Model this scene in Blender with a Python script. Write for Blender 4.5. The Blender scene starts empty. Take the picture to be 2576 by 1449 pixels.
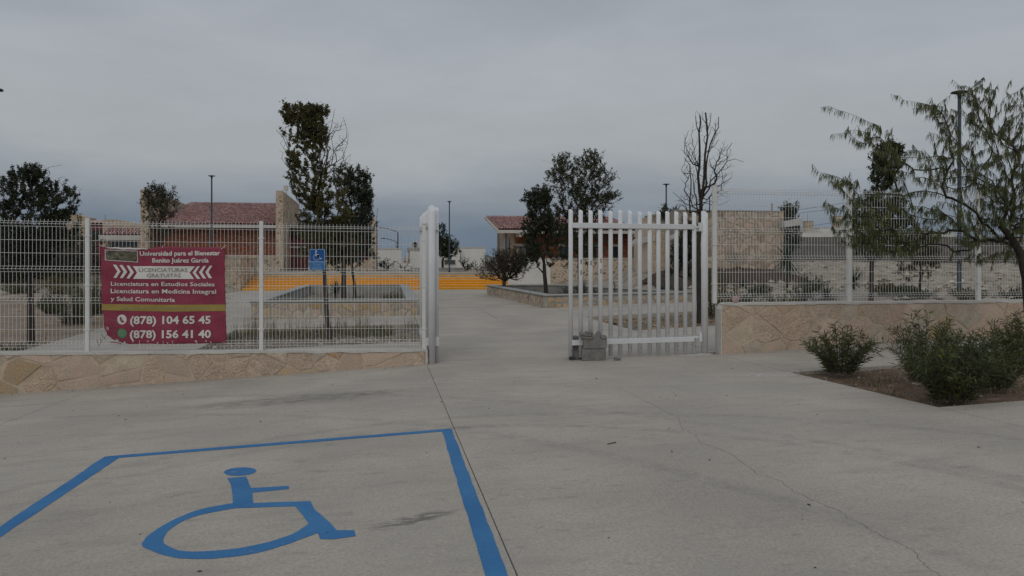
import bpy, bmesh, math, random
import numpy as np
from mathutils import Vector, Matrix

# ------------------------------------------------------------------ camera, world, sun, exposure
SC = bpy.context.scene
COL = SC.collection
TH = math.radians(9.05)
CT, ST = math.cos(TH), math.sin(TH)
FPX, CX, HY = 1935.0, 1288.0, 655.0          # focal length, centre column and horizon row of the survey grid
CAMZ = 1.70
cam_d = bpy.data.cameras.new('camera')
cam = bpy.data.objects.new('camera', cam_d); COL.objects.link(cam)
cam_d.sensor_width = 36.0; cam_d.lens = 36.0 * FPX / 2576.0
cam_d.shift_y = -(724.5 - HY) / 2576.0
cam_d.clip_start = 0.05; cam_d.clip_end = 3000
cam.location = (0, 0, CAMZ); cam.rotation_euler = (math.pi / 2, 0, -TH)
SC.camera = cam

W = bpy.data.worlds.new('World'); SC.world = W; W.use_nodes = True
nt = W.node_tree; nt.nodes.clear()
out = nt.nodes.new('ShaderNodeOutputWorld'); bg = nt.nodes.new('ShaderNodeBackground')
sky = nt.nodes.new('ShaderNodeTexSky'); sky.sky_type = 'NISHITA'; sky.sun_disc = False
SUN_EL, SUN_AZ = math.radians(40), math.radians(200)
sky.sun_elevation = SUN_EL; sky.sun_rotation = SUN_AZ; sky.air_density = 1.5; sky.dust_density = 4
tc = nt.nodes.new('ShaderNodeTexCoord'); sep = nt.nodes.new('ShaderNodeSeparateXYZ')
nt.links.new(tc.outputs['Generated'], sep.inputs[0])
mp = nt.nodes.new('ShaderNodeMapping'); mp.inputs['Scale'].default_value = (1.3, 1.3, 5.5)
nt.links.new(tc.outputs['Generated'], mp.inputs['Vector'])
no = nt.nodes.new('ShaderNodeTexNoise'); no.inputs['Scale'].default_value = 1.3; no.inputs['Detail'].default_value = 5
no.inputs['Roughness'].default_value = 0.55
nt.links.new(mp.outputs[0], no.inputs['Vector'])
# elevation, softly shifted by the cloud noise, gives the layered overcast
ma = nt.nodes.new('ShaderNodeMath'); ma.operation = 'MULTIPLY_ADD'
nt.links.new(no.outputs['Fac'], ma.inputs[0]); ma.inputs[1].default_value = 0.26
mb_ = nt.nodes.new('ShaderNodeMath'); mb_.operation = 'SUBTRACT'; mb_.inputs[1].default_value = 0.13
nt.links.new(sep.outputs['Z'], mb_.inputs[0]); nt.links.new(mb_.outputs[0], ma.inputs[2])
rp = nt.nodes.new('ShaderNodeValToRGB')
el = rp.color_ramp.elements
el[0].position = 0.0; el[0].color = (0.120, 0.165, 0.225, 1)
el[1].position = 1.0; el[1].color = (0.44, 0.475, 0.52, 1)
for p, c in ((0.05, (0.165, 0.207, 0.26)), (0.10, (0.255, 0.286, 0.325)), (0.17, (0.350, 0.375, 0.395)), (0.25, (0.375, 0.398, 0.43)),
             (0.34, (0.305, 0.335, 0.375)), (0.6, (0.37, 0.395, 0.43))):
    e = el.new(p); e.color = (*c, 1)
nt.links.new(ma.outputs[0], rp.inputs[0])
mx = nt.nodes.new('ShaderNodeMix'); mx.data_type = 'RGBA'; mx.blend_type = 'ADD'; mx.inputs['Factor'].default_value = 0.0
sc_ = nt.nodes.new('ShaderNodeVectorMath'); sc_.operation = 'SCALE'; sc_.inputs['Scale'].default_value = 0.004
nt.links.new(sky.outputs[0], sc_.inputs[0])
ad = nt.nodes.new('ShaderNodeVectorMath'); ad.operation = 'ADD'
nt.links.new(sc_.outputs[0], ad.inputs[0]); nt.links.new(rp.outputs[0], ad.inputs[1])
mp2 = nt.nodes.new('ShaderNodeMapping'); mp2.inputs['Scale'].default_value = (1.6, 1.6, 4.5); mp2.inputs['Location'].default_value = (3.1, 1.7, 0.4); mp2.inputs['Rotation'].default_value = (0, 0.12, 0.3)
nt.links.new(tc.outputs['Generated'], mp2.inputs['Vector'])
n2_ = nt.nodes.new('ShaderNodeTexNoise'); n2_.inputs['Scale'].default_value = 2.2; n2_.inputs['Detail'].default_value = 7; n2_.inputs['Roughness'].default_value = 0.6; n2_.inputs['Distortion'].default_value = .4
nt.links.new(mp2.outputs[0], n2_.inputs['Vector'])
mr_ = nt.nodes.new('ShaderNodeMapRange'); mr_.inputs[1].default_value = .3; mr_.inputs[2].default_value = .7; mr_.inputs[3].default_value = .94; mr_.inputs[4].default_value = 1.055
nt.links.new(n2_.outputs[0], mr_.inputs[0])
s2_ = nt.nodes.new('ShaderNodeVectorMath'); s2_.operation = 'SCALE'; nt.links.new(ad.outputs[0], s2_.inputs[0]); nt.links.new(mr_.outputs[0], s2_.inputs['Scale'])
nt.links.new(s2_.outputs[0], bg.inputs['Color']); bg.inputs['Strength'].default_value = 1.0
nt.nodes.remove(mx)
nt.links.new(bg.outputs[0], out.inputs[0])

sd = bpy.data.lights.new('sun', 'SUN'); sd.energy = 0.6; sd.angle = math.radians(50); sd.color = (1, 0.97, 0.93)
so = bpy.data.objects.new('sun', sd); COL.objects.link(so); so.location = (0, 0, 60)
so.rotation_euler = (math.pi / 2 - SUN_EL, 0, math.pi - SUN_AZ)
vs = SC.view_settings
vs.view_transform = 'Standard'; vs.look = 'None'; vs.gamma = 1; vs.use_curve_mapping = False; vs.exposure = 0.0

# ------------------------------------------------------------------ survey helpers (world X = along the fence, Y = into the campus)
def P(px, py, s):
    dx = (px - CX) / FPX
    return Vector((s * (dx * CT + ST), s * (-dx * ST + CT), CAMZ + s * (HY - py) / FPX))
def PV(px, py, v):
    dx = (px - CX) / FPX
    return P(px, py, v / (CT - dx * ST))
def lerp(x, xs, ys):
    return float(np.interp(x, xs, ys))
def gz(u, v):
    """height of the paving"""
    zc = 0.022 * (12.75 - v) if v < 12.75 else 0.0
    if u < 0.6:
        return zc + lerp(v, [0, 13, 16, 24, 34], [.05, .05, .03, .012, 0]) * (max(u, -14) - 0.6)
    z = zc + lerp(v, [0, 13, 20], [.012, .012, 0]) * (min(u, 5.6) - .6)
    if u > 5.6:
        z += lerp(v, [0, 8, 13, 22, 32], [.03, .04, .045, .04, 0]) * (min(u, 16) - 5.6)
    return z
def G(px, py, dz=0.0):
    s = 8.0
    dy = (HY - py) / FPX
    for _ in range(40):
        p = P(px, py, s)
        s2 = (gz(p.x, p.y) + dz - CAMZ) / dy
        s = 0.5 * s + 0.5 * s2
    return P(px, py, s)
def sstep(a, b, x):
    t = min(1, max(0, (x - a) / (b - a))); return t * t * (3 - 2 * t)

# ------------------------------------------------------------------ object helpers
WL = {}
def tag(o, label=None, cat=None, group=None, kind=None):
    if label: o['label'] = label
    if cat: o['category'] = cat
    if group: o['group'] = group
    if kind: o['kind'] = kind
    return o
def thing(name, loc, label, cat, group=None):
    o = bpy.data.objects.new(name, None); COL.objects.link(o); o.location = loc; o.empty_display_size = .2
    WL[o] = Vector(loc)
    return tag(o, label, cat, group)
def link(name, me, parent=None, mat=None, kind=None, label=None):
    o = bpy.data.objects.new(name, me); COL.objects.link(o)
    if mat is not None and len(me.materials) == 0: me.materials.append(mat)
    if parent is not None:
        o.parent = parent; o.location = -WL[parent]
    WL[o] = Vector((0, 0, 0))
    if kind: o['kind'] = kind
    if label: o['label'] = label
    return o
def link_at(name, me, M, parent):
    """a piece that shares its mesh: own transform M (world) under a parent without rotation"""
    o = bpy.data.objects.new(name, me); COL.objects.link(o)
    o.parent = parent
    o.matrix_local = Matrix.Translation(-WL[parent]) @ M
    return o

class MB:
    def __init__(s): s.v = []; s.f = []
    def add(s, vs_, fs):
        n = len(s.v); s.v += [tuple(a) for a in vs_]; s.f += [tuple(n + i for i in f) for f in fs]
    def box(s, x0, x1, y0, y1, z0, z1):
        s.add([(x0,y0,z0),(x1,y0,z0),(x1,y1,z0),(x0,y1,z0),(x0,y0,z1),(x1,y0,z1),(x1,y1,z1),(x0,y1,z1)],
              [(0,3,2,1),(4,5,6,7),(0,1,5,4),(1,2,6,5),(2,3,7,6),(3,0,4,7)])
    def obox(s, c, ax, ay, az):
        c = Vector(c); ax = Vector(ax); ay = Vector(ay); az = Vector(az)
        vs_ = [c + i*ax + j*ay + k*az for k in (-1,1) for i, j in ((-1,-1),(1,-1),(1,1),(-1,1))]
        s.add(vs_, [(0,3,2,1),(4,5,6,7),(0,1,5,4),(1,2,6,5),(2,3,7,6),(3,0,4,7)])
    def bar(s, a, b, w, h=None):
        a = Vector(a); b = Vector(b); d = b - a; h = h or w
        if d.length < 1e-6: return
        d.normalize(); up = Vector((0,0,1)) if abs(d.z) < .9 else Vector((0,1,0))
        x = d.cross(up).normalized(); y = x.cross(d).normalized()
        s.obox((a+b)/2, x*w/2, y*h/2, (b-a)/2)
    def tube(s, pts, rs, n=8, caps=True):
        pts = [Vector(p) for p in pts]
        if not hasattr(rs, '__len__'): rs = [rs]*len(pts)
        base = len(s.v); prev = None
        for i, p in enumerate(pts):
            d = (pts[min(i+1, len(pts)-1)] - pts[max(i-1, 0)])
            if d.length < 1e-9: d = Vector((0,0,1))
            d.normalize()
            x = (d.cross(Vector((0,0,1))) if abs(d.z) < .9 else d.cross(Vector((0,1,0)))) if prev is None else (prev - d*prev.dot(d))
            if x.length < 1e-6: x = d.orthogonal()
            x.normalize(); y = d.cross(x); prev = x
            for k in range(n):
                a = 2*math.pi*k/n
                s.v.append(tuple(p + (x*math.cos(a) + y*math.sin(a))*rs[i]))
        for i in range(len(pts)-1):
            for k in range(n):
                a, b = base+i*n+k, base+i*n+(k+1) % n
                s.f.append((a, b, b+n, a+n))
        if caps:
            s.f.append(tuple(base+k for k in range(n))[::-1]); s.f.append(tuple(base+(len(pts)-1)*n+k for k in range(n)))
    def mesh(s, name, mat=None, smooth=False):
        me = bpy.data.meshes.new(name); me.from_pydata(s.v, [], s.f); me.update()
        if smooth: me.polygons.foreach_set('use_smooth', [True]*len(me.polygons))
        if mat: me.materials.append(mat)
        return me
    def build(s, name, mat, parent=None, smooth=False, kind=None, label=None):
        return link(name, s.mesh(name, mat, smooth), parent, None, kind, label)
def solo(o, label, cat, group=None):
    return tag(o, label, cat, group)
def bevel(o, w=.006, seg=1):
    m = o.modifiers.new('bevel', 'BEVEL'); m.width = w; m.segments = seg; m.limit_method = 'ANGLE'
    return o

# ------------------------------------------------------------------ materials
def N(nt, t, **kw):
    n = nt.nodes.new(t)
    for k, v in kw.items(): setattr(n, k, v)
    return n
def mat(name, col, rough=.85, vary=.18, scale=6.0, col2=None, fine=60., fine_amt=.10, bump=.2, bdist=.01, rnd=0., metal=0., spec=.3, island=False,
        stretch=None, dirt=None, trans=0.):
    m = bpy.data.materials.new(name); m.use_nodes = True; nt = m.node_tree; L = nt.links.new
    b = nt.nodes['Principled BSDF']; b.inputs['Roughness'].default_value = rough; b.inputs['Metallic'].default_value = metal
    b.inputs['Specular IOR Level'].default_value = spec
    geo = N(nt, 'ShaderNodeNewGeometry'); pos = geo.outputs['Position']
    if stretch:
        mp = N(nt, 'ShaderNodeMapping'); mp.inputs['Scale'].default_value = stretch; L(pos, mp.inputs[0]); pos = mp.outputs[0]
    n1 = N(nt, 'ShaderNodeTexNoise'); n1.inputs['Scale'].default_value = scale; n1.inputs['Detail'].default_value = 6; L(pos, n1.inputs['Vector'])
    n2 = N(nt, 'ShaderNodeTexNoise'); n2.inputs['Scale'].default_value = fine; n2.inputs['Detail'].default_value = 4; L(pos, n2.inputs['Vector'])
    c = Vector(col); c2 = Vector(col2) if col2 else c * (1 - vary)
    mr = N(nt, 'ShaderNodeMapRange'); mr.inputs[1].default_value = .35; mr.inputs[2].default_value = .65; L(n1.outputs[0], mr.inputs[0])
    mix = N(nt, 'ShaderNodeMix', data_type='RGBA'); mix.inputs[6].default_value = (*(c*(1+vary*.4) if not col2 else c), 1); mix.inputs[7].default_value = (*c2, 1)
    L(mr.outputs[0], mix.inputs[0]); o = mix.outputs[2]
    if rnd or island:
        oi = N(nt, 'ShaderNodeObjectInfo'); a = N(nt, 'ShaderNodeMath', operation='ADD'); L(oi.outputs['Random'], a.inputs[0]); L(geo.outputs['Random Per Island'], a.inputs[1])
        fr = N(nt, 'ShaderNodeMath', operation='FRACT'); L(a.outputs[0], fr.inputs[0])
        hs = N(nt, 'ShaderNodeHueSaturation')
        m1 = N(nt, 'ShaderNodeMapRange'); L(fr.outputs[0], m1.inputs[0]); m1.inputs[3].default_value = 1 - rnd; m1.inputs[4].default_value = 1 + rnd
        L(m1.outputs[0], hs.inputs['Value'])
        m3 = N(nt, 'ShaderNodeMath', operation='MULTIPLY'); L(fr.outputs[0], m3.inputs[0]); m3.inputs[1].default_value = 7.31
        m4 = N(nt, 'ShaderNodeMath', operation='FRACT'); L(m3.outputs[0], m4.inputs[0])
        m5 = N(nt, 'ShaderNodeMapRange'); L(m4.outputs[0], m5.inputs[0]); m5.inputs[3].default_value = 1 - rnd; m5.inputs[4].default_value = 1 + rnd
        L(m5.outputs[0], hs.inputs['Saturation']); L(o, hs.inputs['Color']); o = hs.outputs[0]
    f = N(nt, 'ShaderNodeMapRange'); L(n2.outputs[0], f.inputs[0]); f.inputs[1].default_value = .3; f.inputs[2].default_value = .7
    f.inputs[3].default_value = 1 - fine_amt; f.inputs[4].default_value = 1 + fine_amt
    vm = N(nt, 'ShaderNodeVectorMath', operation='SCALE'); L(o, vm.inputs[0]); L(f.outputs[0], vm.inputs['Scale']); o = vm.outputs[0]
    if dirt:
        n3 = N(nt, 'ShaderNodeTexNoise'); n3.inputs['Scale'].default_value = dirt[1]; n3.inputs['Detail'].default_value = 8; n3.inputs['Roughness'].default_value = .65
        L(geo.outputs['Position'], n3.inputs['Vector'])
        d = N(nt, 'ShaderNodeMapRange'); L(n3.outputs[0], d.inputs[0]); d.inputs[1].default_value = dirt[2]; d.inputs[2].default_value = dirt[2] + .12
        d.inputs[4].default_value = dirt[3]
        dm = N(nt, 'ShaderNodeMix', data_type='RGBA'); L(d.outputs[0], dm.inputs[0]); L(o, dm.inputs[6]); dm.inputs[7].default_value = (*dirt[0], 1); o = dm.outputs[2]
    L(o, b.inputs['Base Color'])
    if bump:
        bp = N(nt, 'ShaderNodeBump'); bp.inputs['Strength'].default_value = bump; bp.inputs['Distance'].default_value = bdist
        ad = N(nt, 'ShaderNodeMath', operation='MULTIPLY_ADD'); L(n1.outputs[0], ad.inputs[0]); ad.inputs[1].default_value = 1.5; L(n2.outputs[0], ad.inputs[2])
        L(ad.outputs[0], bp.inputs['Height']); L(bp.outputs[0], b.inputs['Normal'])
    if trans:
        tr = N(nt, 'ShaderNodeBsdfTranslucent'); L(o, tr.inputs[0]); ms = N(nt, 'ShaderNodeMixShader'); ms.inputs[0].default_value = trans
        L(b.outputs[0], ms.inputs[1]); L(tr.outputs[0], ms.inputs[2]); L(ms.outputs[0], nt.nodes['Material Output'].inputs[0])
    return m

def leafmat(name, c, v=.35, c2=None):
    return mat(name, c, rough=.6, vary=.3, scale=2.5, col2=c2, fine=9, fine_amt=.25, bump=0, rnd=v, island=True, spec=.25, trans=.25)

M = {}
M['stone'] = mat('buff_stone', (.54,.415,.315), vary=.2, scale=5, col2=(.46,.355,.27), fine=32, fine_amt=.2, bump=.9, bdist=.03, rnd=.07, dirt=((.28,.22,.16),7,.60,.5))
M['stone_ochre'] = mat('ochre_stone', (.48,.32,.16), vary=.2, scale=6, col2=(.43,.33,.21), fine=45, fine_amt=.16, bump=.5, bdist=.02, rnd=.15)
M['stone_pink'] = mat('pink_stone', (.54,.395,.30), vary=.2, scale=6, col2=(.48,.38,.29), fine=45, fine_amt=.14, bump=.5, bdist=.02, rnd=.12)
M['stone_grey'] = mat('grey_buff_stone', (.47,.395,.305), vary=.15, scale=6, fine=35, fine_amt=.14, bump=.5, bdist=.02, rnd=.12)
M['stone_rust'] = mat('rust_stone', (.44,.24,.115), vary=.3, scale=8, col2=(.42,.30,.19), fine=45, fine_amt=.2, bump=.5, bdist=.02, rnd=.1)
M['mortar'] = mat('lime_mortar', (.50,.405,.305), vary=.15, scale=7, fine=60, fine_amt=.12, bump=.5, bdist=.01)
M['mortar_w'] = mat('pale_mortar', (.56,.47,.36), vary=.12, scale=5, fine=60, fine_amt=.1, bump=.4)
M['stone_s'] = mat('rubble_veneer_stone', (.34,.27,.20), vary=.25, scale=4, fine=30, fine_amt=.12, bump=.4, rnd=.25)
M['stone_sl'] = mat('light_veneer_stone', (.47,.38,.28), vary=.2, scale=4, fine=30, fine_amt=.12, bump=.4, rnd=.2)
M['white'] = mat('white_gate_paint', (.66,.665,.67), rough=.5, vary=.06, scale=3, fine=40, fine_amt=.03, bump=.05, spec=.5, dirt=((.40,.39,.36),14,.66,.5))
M['whitewire'] = mat('white_coated_wire', (.66,.655,.63), rough=.5, vary=.05, fine=30, fine_amt=.03, bump=0)
M['whitewall'] = mat('white_plaster', (.66,.645,.60), vary=.08, scale=.8, fine=12, fine_amt=.05, bump=.1, dirt=((.42,.40,.36),1.2,.62,.35))
M['trimwhite'] = mat('white_concrete_trim', (.52,.50,.46), vary=.12, scale=2, fine=20, fine_amt=.06, bump=.1)
M['conc'] = mat('weathered_cement', (.33,.325,.30), vary=.15, scale=2, fine=50, fine_amt=.08, bump=.2)
M['capc'] = mat('cement_coping', (.34,.34,.32), vary=.15, scale=2, fine=40, fine_amt=.1, bump=.2, dirt=((.24,.24,.22),3,.55,.5))
M['block'] = mat('grey_cement_block', (.215,.205,.188), vary=.2, scale=9, fine=90, fine_amt=.22, bump=.9, bdist=.01, rnd=.05, dirt=((.30,.29,.27),16,.64,.6))
M['wallgrey'] = mat('grey_block_wall', (.145,.135,.12), vary=.15, scale=1, fine=12, fine_amt=.1, bump=.2, rnd=.12)
M['yellow'] = mat('ochre_yellow_step_paint', (.72,.31,.004), rough=.7, vary=.06, scale=2, fine=20, fine_amt=.05, bump=.05, dirt=((.50,.24,.02),2.5,.6,.4))
M['yellow_l'] = mat('sky_sheen_yellow_nosing', (.84,.56,.24), rough=.7, vary=.1, scale=4, fine=20, fine_amt=.08, bump=.05)  # pale yellow carries the sky sheen of the treads at grazing view, painted in
M['brick'] = mat('red_brick', (.30,.115,.07), vary=.2, scale=6, fine=40, fine_amt=.12, bump=.3, rnd=.28)
M['brickm'] = mat('brick_mortar', (.30,.20,.14), vary=.1)
M['tile'] = mat('clay_roof_tile', (.47,.285,.26), vary=.2, scale=3, fine=20, fine_amt=.15, bump=.2, rnd=.3)
M['tileu'] = mat('roof_underlay', (.11,.04,.038), vary=.2)
M['maroon'] = mat('maroon_plaster', (.16,.05,.052), vary=.15, scale=1)
M['dark'] = mat('dark_opening', (.02,.02,.022), rough=.4, vary=.1, bump=0)
M['glass'] = mat('dark_glass', (.03,.035,.04), rough=.08, vary=.05, bump=0, spec=.8)
M['glassl'] = mat('curtained_glass', (.20,.21,.21), rough=.15, vary=.1, bump=0, spec=.6)
M['metal'] = mat('dark_painted_metal', (.035,.04,.05), rough=.5, vary=.1, bump=0, spec=.4)
M['metalb'] = mat('blue_grey_painted_steel', (.055,.075,.10), rough=.5, vary=.1, bump=0, spec=.4)
M['galv'] = mat('galvanised_steel', (.30,.31,.32), rough=.5, vary=.1, bump=0, metal=.3)
M['bark'] = mat('grey_brown_bark', (.075,.06,.05), vary=.3, scale=14, fine=60, fine_amt=.25, bump=.6, stretch=(1,1,.25))
M['barkd'] = mat('dark_bark', (.045,.036,.03), vary=.3, scale=14, fine=60, fine_amt=.25, bump=.6, stretch=(1,1,.25))
M['twig'] = mat('pale_dead_twig', (.12,.095,.075), vary=.3, scale=10, bump=.2)
M['leaf_d'] = leafmat('dark_oak_leaf', (.062,.073,.04), c2=(.040,.049,.03))
M['leaf_o'] = leafmat('olive_leaf', (.135,.125,.042), c2=(.08,.083,.034))
M['leaf_y'] = leafmat('yellowing_leaf', (.20,.15,.045), c2=(.115,.10,.036))
M['leaf_g'] = leafmat('grey_green_leaf', (.055,.062,.038), c2=(.04,.045,.03))
M['leaf_m'] = leafmat('mesquite_leaflet', (.135,.155,.062), c2=(.085,.105,.05))
M['leaf_b'] = leafmat('oleander_leaf', (.095,.12,.045), c2=(.058,.078,.032))
M['leaf_rb'] = leafmat('bronze_leaf', (.085,.062,.035), c2=(.055,.048,.028))
M['agave'] = leafmat('blue_green_blade', (.060,.095,.060), c2=(.045,.07,.045))
M['drygrass'] = leafmat('dry_grass', (.26,.21,.12), c2=(.17,.14,.08))
M['grass'] = leafmat('weedy_grass', (.10,.10,.045), c2=(.07,.075,.035))
M['soil'] = mat('brown_soil', (.17,.115,.075), vary=.35, scale=5, fine=40, fine_amt=.3, bump=1, bdist=.03, dirt=((.27,.22,.16),9,.55,.8))
M['soilg'] = mat('grey_brown_soil', (.19,.155,.115), vary=.35, scale=5, fine=40, fine_amt=.3, bump=1, bdist=.03, dirt=((.33,.29,.23),8,.52,.8))
M['dirt'] = mat('pale_caliche_dirt', (.35,.30,.24), vary=.35, scale=1.2, fine=14, fine_amt=.22, bump=1, bdist=.05, dirt=((.22,.17,.115),1.6,.56,.7))
M['dirtp'] = mat('pinkish_dirt', (.27,.205,.15), vary=.25, scale=1.2, fine=14, fine_amt=.22, bump=1, bdist=.05, dirt=((.15,.12,.075),1.8,.56,.7))
M['mulch'] = mat('maroon_mulch', (.08,.048,.036), vary=.35, scale=5, fine=30, fine_amt=.35, bump=1, bdist=.04)
M['rock'] = mat('pale_rubble', (.40,.35,.28), vary=.25, scale=8, fine=50, fine_amt=.15, bump=.5, rnd=.3)
M['rockb'] = mat('brown_rubble', (.30,.21,.12), vary=.25, scale=8, fine=50, fine_amt=.15, bump=.5, rnd=.35)
# ------------------------------------------------------------------ paving material and paint
def concrete_material():
    m = mat('swept_concrete', (.440,.395,.338), rough=.88, vary=.10, scale=.7, col2=(.350,.316,.272), fine=60, fine_amt=.17, bump=.6, bdist=.008)
    nt = m.node_tree; L = nt.links.new; b = nt.nodes['Principled BSDF']
    base = b.inputs['Base Color'].links[0].from_socket
    geo = N(nt, 'ShaderNodeNewGeometry'); pos = geo.outputs['Position']
    def layer(o, scale, stretch, lo, hi, amt, col, mask=None):
        mp = N(nt, 'ShaderNodeMapping'); mp.inputs['Scale'].default_value = stretch; L(pos, mp.inputs[0])
        n = N(nt, 'ShaderNodeTexNoise'); n.inputs['Scale'].default_value = scale; n.inputs['Detail'].default_value = 9; n.inputs['Roughness'].default_value = .65
        L(mp.outputs[0], n.inputs['Vector'])
        r = N(nt, 'ShaderNodeMapRange'); L(n.outputs[0], r.inputs[0]); r.inputs[1].default_value = lo; r.inputs[2].default_value = hi; r.inputs[4].default_value = amt
        f = r.outputs[0]
        if mask is not None:
            k = N(nt, 'ShaderNodeMath', operation='MULTIPLY'); L(f, k.inputs[0]); L(mask, k.inputs[1]); f = k.outputs[0]
        x = N(nt, 'ShaderNodeMix', data_type='RGBA'); L(f, x.inputs[0]); L(o, x.inputs[6]); x.inputs[7].default_value = (*col, 1)
        return x.outputs[2]
    def blob(cx, cy, rx, ry, rot=0.):
        mp = N(nt, 'ShaderNodeMapping', vector_type='TEXTURE'); mp.inputs['Location'].default_value = (cx, cy, 0); mp.inputs['Scale'].default_value = (rx, ry, 1e4)
        mp.inputs['Rotation'].default_value = (0, 0, rot); L(pos, mp.inputs[0])
        l = N(nt, 'ShaderNodeVectorMath', operation='LENGTH'); L(mp.outputs[0], l.inputs[0])
        r = N(nt, 'ShaderNodeMapRange', interpolation_type='SMOOTHSTEP'); L(l.outputs['Value'], r.inputs[0]); r.inputs[1].default_value = .35; r.inputs[2].default_value = 1; r.inputs[3].default_value = 1; r.inputs[4].default_value = 0
        return r.outputs[0]
    def ring(cx, cy, rad, w):
        mp = N(nt, 'ShaderNodeMapping', vector_type='TEXTURE'); mp.inputs['Location'].default_value = (cx, cy, 0); mp.inputs['Scale'].default_value = (1, 1, 1e4); L(pos, mp.inputs[0])
        l = N(nt, 'ShaderNodeVectorMath', operation='LENGTH'); L(mp.outputs[0], l.inputs[0])
        a = N(nt, 'ShaderNodeMath', operation='SUBTRACT'); L(l.outputs['Value'], a.inputs[0]); a.inputs[1].default_value = rad
        c = N(nt, 'ShaderNodeMath', operation='ABSOLUTE'); L(a.outputs[0], c.inputs[0])
        r = N(nt, 'ShaderNodeMapRange'); L(c.outputs[0], r.inputs[0]); r.inputs[1].default_value = w*.4; r.inputs[2].default_value = w; r.inputs[3].default_value = 1; r.inputs[4].default_value = 0
        return r.outputs[0]
    o = layer(base, 1.4, (.8, 3.2, 1), .50, .66, .36, (.27, .25, .215))          # long faint sweeping marks
    o = layer(o, 5, (1, 2.6, 1), .58, .68, .42, (.195, .185, .165))
    o = layer(o, .35, (1, 1, 1), .50, .72, .35, (.43, .41, .36))
    o = layer(o, 22, (1, 1, 1), .70, .74, .55, (.13, .12, .11))                     # pits
    g1 = G(770, 1003); g2 = G(660, 1000)
    o = layer(o, 5, (1, 5, 1), .40, .62, .75, (.12, .112, .10), blob(g1.x, g1.y, 1.9, .5))
    o = layer(o, 5, (1, 5, 1), .50, .62, .8, (.12, .115, .105), blob(g1.x+.3, g1.y+.05, .9, .25))
    g = G(1045, 1306); o = layer(o, 9, (1, 3.5, 1), .44, .54, .8, (.13, .125, .11), blob(g.x, g.y, .36, .11, .35))
    g = G(440, 1245); o = layer(o, 9, (1, 3, 1), .48, .60, .6, (.16, .15, .135), blob(g.x, g.y, .28, .09, .3))
    g = G(1150, 955); o = layer(o, 7, (1, 2, 1), .56, .62, .8, (.56, .54, .50), blob(g.x, g.y, .5, .35))
    g = G(1940, 942); o = layer(o, 8, (1, 3, 1), .50, .58, .8, (.62, .60, .57), blob(g.x, g.y, .55, .3))
    g = G(1745, 893); o = layer(o, 8, (1, 3, 1), .45, .55, .8, (.62, .61, .58), blob(g.x, g.y, .4, .12))
    for c in ((0.4, 3.6, 3.7, .10), (.9, 2.4, 5.4, .12), (-6.0, 1.0, 9.1, .12), (-5.6, .6, 10.6, .12)):
        o = layer(o, 7, (1, 1, 1), .38, .62, .30, (.19, .182, .165), ring(*c))
    L(o, b.inputs['Base Color'])
    return m
M['paving'] = concrete_material()

def paint_material():
    m = mat('blue_road_paint', (.030,.150,.345), rough=.75, vary=.12, scale=2, col2=(.045,.185,.39), fine=50, fine_amt=.08, bump=.25, bdist=.004,
            dirt=((.20,.24,.28), 9, .60, .7))
    nt = m.node_tree; L = nt.links.new; b = nt.nodes['Principled BSDF']
    return m
M['paint'] = paint_material()
M['joint'] = mat('joint_filler', (.045,.04,.035), vary=.3, scale=20, bump=.3)

# ------------------------------------------------------------------ ground, terrain, paving slabs
def earth(u, v):
    z = gz(u, v) - .13
    if v > 30:
        if -8.2 < u < 11:
            z += .92 * sstep(45.5, 49, v)
        else:
            z += .95 * sstep(30, 58, v)
    return z
def grid_mesh(us, vs_, zf):
    V = []; F = []
    nu, nv = len(us), len(vs_)
    for v in vs_:
        for u in us: V.append((u, v, zf(u, v)))
    for j in range(nv-1):
        for i in range(nu-1):
            a = j*nu+i; F.append((a, a+1, a+1+nu, a+nu))
    b = MB(); b.v = V; b.f = F
    return b
def fr(a, b, st):
    n = max(1, int(round((b-a)/st))); return [a + (b-a)*i/n for i in range(n+1)]
us = [-900,-400,-200,-120,-70,-45] + fr(-30, 45, 1.0) + [60,90,140,220,450,900]
vv = [-60,-30,-15,-8] + fr(-4, 62, 1.0) + [70,80,100,130,180,300,600,1200]
grid_mesh(us, vv, earth).build('ground', M['dirt'], kind='structure')

M['fill'] = mat('gritty_joint_dirt', (.12,.105,.08), vary=.5, scale=30, col2=(.22,.195,.15), bump=1)
pav = thing('pavement', (0,0,0), None, None); tag(pav, kind='structure')
def slab(u0, u1, v0, v1, gap=.005):
    u0 += gap; u1 -= gap; v0 += gap; v1 -= gap
    U = fr(u0, u1, .9); Vv = fr(v0, v1, .9)
    b = grid_mesh(U, Vv, gz)
    nu, nv = len(U), len(Vv)
    edge = [i for i in range(nu)] + [j*nu+nu-1 for j in range(1, nv)] + [(nv-1)*nu+i for i in range(nu-2, -1, -1)] + [j*nu for j in range(nv-2, 0, -1)]
    n0 = len(b.v)
    for e in edge:
        x, y, z = b.v[e]; b.v.append((x, y, z-.12))
    k = len(edge)
    for i in range(k):
        a, c = edge[i], edge[(i+1) % k]; b.f.append((a, n0+i, n0+(i+1) % k, c))
    b.build('paving_slab', M['paving'], pav)
for u0, u1, vl in ((-14,-9.2,(-4,2.2,7.22,12.66)), (-9.2,-4.4,(-4,2.2,7.22,12.66)), (-4.4,.6,(-4,7.22,12.66)), (.6,5.6,(-4,7.22,12.66))):
    for a, c in zip(vl[:-1], vl[1:]): slab(u0, u1, a, c, .004)
slab(5.6, 10.4, 10.1, 12.66); slab(10.4, 16, 10.1, 12.66); slab(5.6, 10.4, 2.4, 7.16); slab(10.4, 16, 2.4, 7.16); slab(5.6, 16, -4, 2.4)
slab(.6, 5.6, 12.66, 12.94, .003)
cA = (12.94, 17.3, 22, 27, 33, 39, 45.02)
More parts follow.
